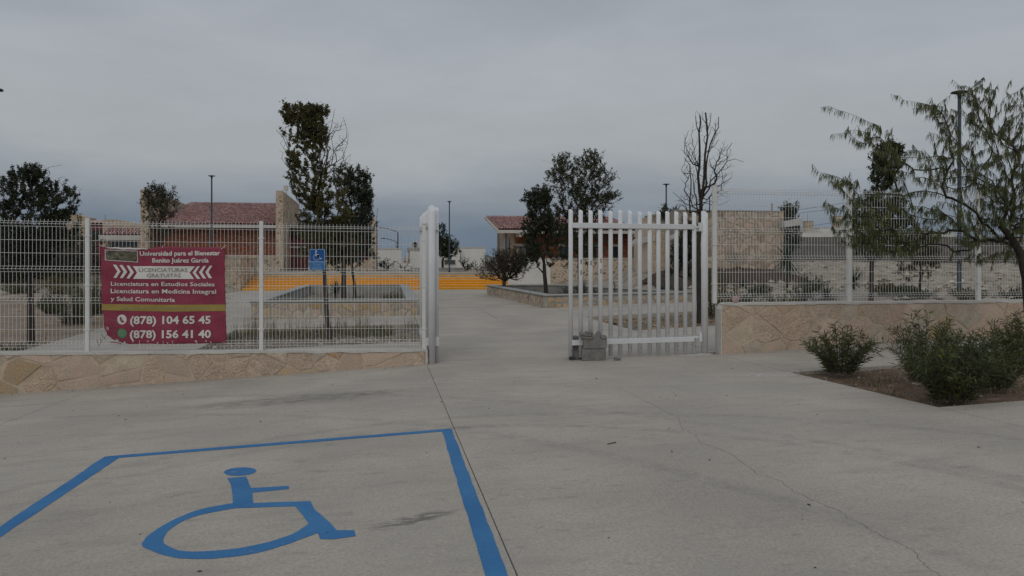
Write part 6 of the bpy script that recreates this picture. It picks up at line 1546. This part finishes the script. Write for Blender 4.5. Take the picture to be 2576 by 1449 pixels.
rosette('agave', 'round green agave behind the right fence, left of the mesh post', ontr(2080, 24.5), 80, .62, .05, 78, up=.35, droop=.05)
rosette('yucca', 'green yucca just right of the second right mesh post', ontr(2148, 30), 90, .85, .05, 79, up=.3, stem=.35, droop=.1)
for i, (px, s, h, lbl) in enumerate(((1830,27,.55,'small shrub near the left end of the right fence'),(1873,25,.65,'dark shrub before the maroon mulch behind the right fence'),(1905,29,.8,'olive shrub below the right part of the stone building'),(1960,24,.7,'dark shrub left of the yucca trunk'),(2020,25,.85,'olive shrub between the yucca and the round agave'),(2040,28,.9,'yellow green shrub behind the round agave'),(2232,24,.6,'low shrub at the foot of the column shaped tree'),(2270,23,.5,'low shrub under the drooping acacia'),(2300,22,.35,'small shrub behind the fence right of the drooping acacia'),
        (1800,22,1.6,'dark tall shrub behind the first right mesh post'),(1785,30,2.0,'tall dark shrub directly behind the right gate post'),(2560,22,.5,'small dry shrub on the mound at the right edge'),(2436,21,.5,'small shrub beside the foot of the right lamp post'))):
    q_ = ontr(px, s, -.03); oleander('shrub', lbl, 0, 0, h*.85, .45 + .2*h, 40, 30, 100+i, .10, .028, [M['leaf_d'],M['leaf_b']] if i % 3 else [M['leaf_o'],M['leaf_y']], base_pt=q_, dead=.05)
# winter-bare saplings on the gravel strip behind the steps
for i, (px, py, w, h, leaf, lbl) in enumerate(((972,682,20,22,1,'small leafy sapling before the white wall beside the stone pier'),(1018,682,28,28,0,'leafless fan shaped sapling before the white wall'),(1043,683,12,12,0,'tiny leafless sapling left of the gate post'),(1173,682,18,20,1,'small leafy sapling right of the slim lamp post'),(1200,683,22,24,0,'leafless sapling beside the bronze shrub'))):
    tree('sapling', lbl, 'sapling', 62, [(px,py+2),(px,py-4),(px,py-7)], [.05,.04,.03], [(px,py-h*.62,w*.8,h*.5,1)], 34, 320 if leaf else 0, .16, .08, [M['leaf_g']], 130+i, 'barkd' if leaf else 'bark', .14, tip_r=.012, step=.3, from_node=0, zbase=.88)
blades('dry_grass', 900, (-8,7,56.2,64), lambda u,v: .90, .25, M['drygrass'], 16, .9, .02, 80, label='dry weeds on the gravel strip behind the yellow steps')
tag(rubble('gravel', 500, (-8,7,56.2,66), lambda u,v: .88, .05, .2, M['rock'], 8), 'pale gravel strip behind the yellow steps', 'gravel')

# small things lying on the concrete
for i, (px, py, l) in enumerate(((1538,1117,'dark twig lying on the right concrete slab'),(1690,1137,'small dark pebble on the right slab near the crack'),(655,1061,'dark pebble between the low wall and the bay line'),(1755,900,'small stone near the right gate post'),(1785,1158,'tiny pebble right of the crack'))):
    g = G(px, py); b = MB()
    if i == 0: b.tube([g+Vector((-.04,-.02,.006)), g+Vector((.05,.03,.008))], .004, 5)
    else:
        s = .012; b.add([g+Vector((s,0,.003)), g+Vector((0,s*1.2,.003)), g+Vector((-s,0,.003)), g+Vector((0,-s,.003)), g+Vector((0,0,s*1.3))], [(0,1,4),(1,2,4),(2,3,4),(3,0,4)])
    tag(b.build('twig' if i == 0 else 'pebble', M['barkd'] if i == 0 else M['block']), l, 'twig' if i == 0 else 'pebble')
g = G(2340, 968, -.03); b = MB(); r_ = random.Random(2); n = 9
ring = [Vector((g.x+.28*math.cos(2*math.pi*k/n)*r_.uniform(.7,1.1), g.y+.16*math.sin(2*math.pi*k/n)*r_.uniform(.7,1.1), g.z+.015+.03*math.sin(k))) for k in range(n)]
b.add(ring + [p+Vector((0,0,-.02)) for p in ring], [tuple(range(n)), tuple(range(2*n-1, n-1, -1))] + [(i, n+i, n+(i+1)%n, (i+1)%n) for i in range(n)])
tag(b.build('flat_stone', M['stone_grey']), 'flat brown stone slab lying among the straw in the shrub bed', 'stone')
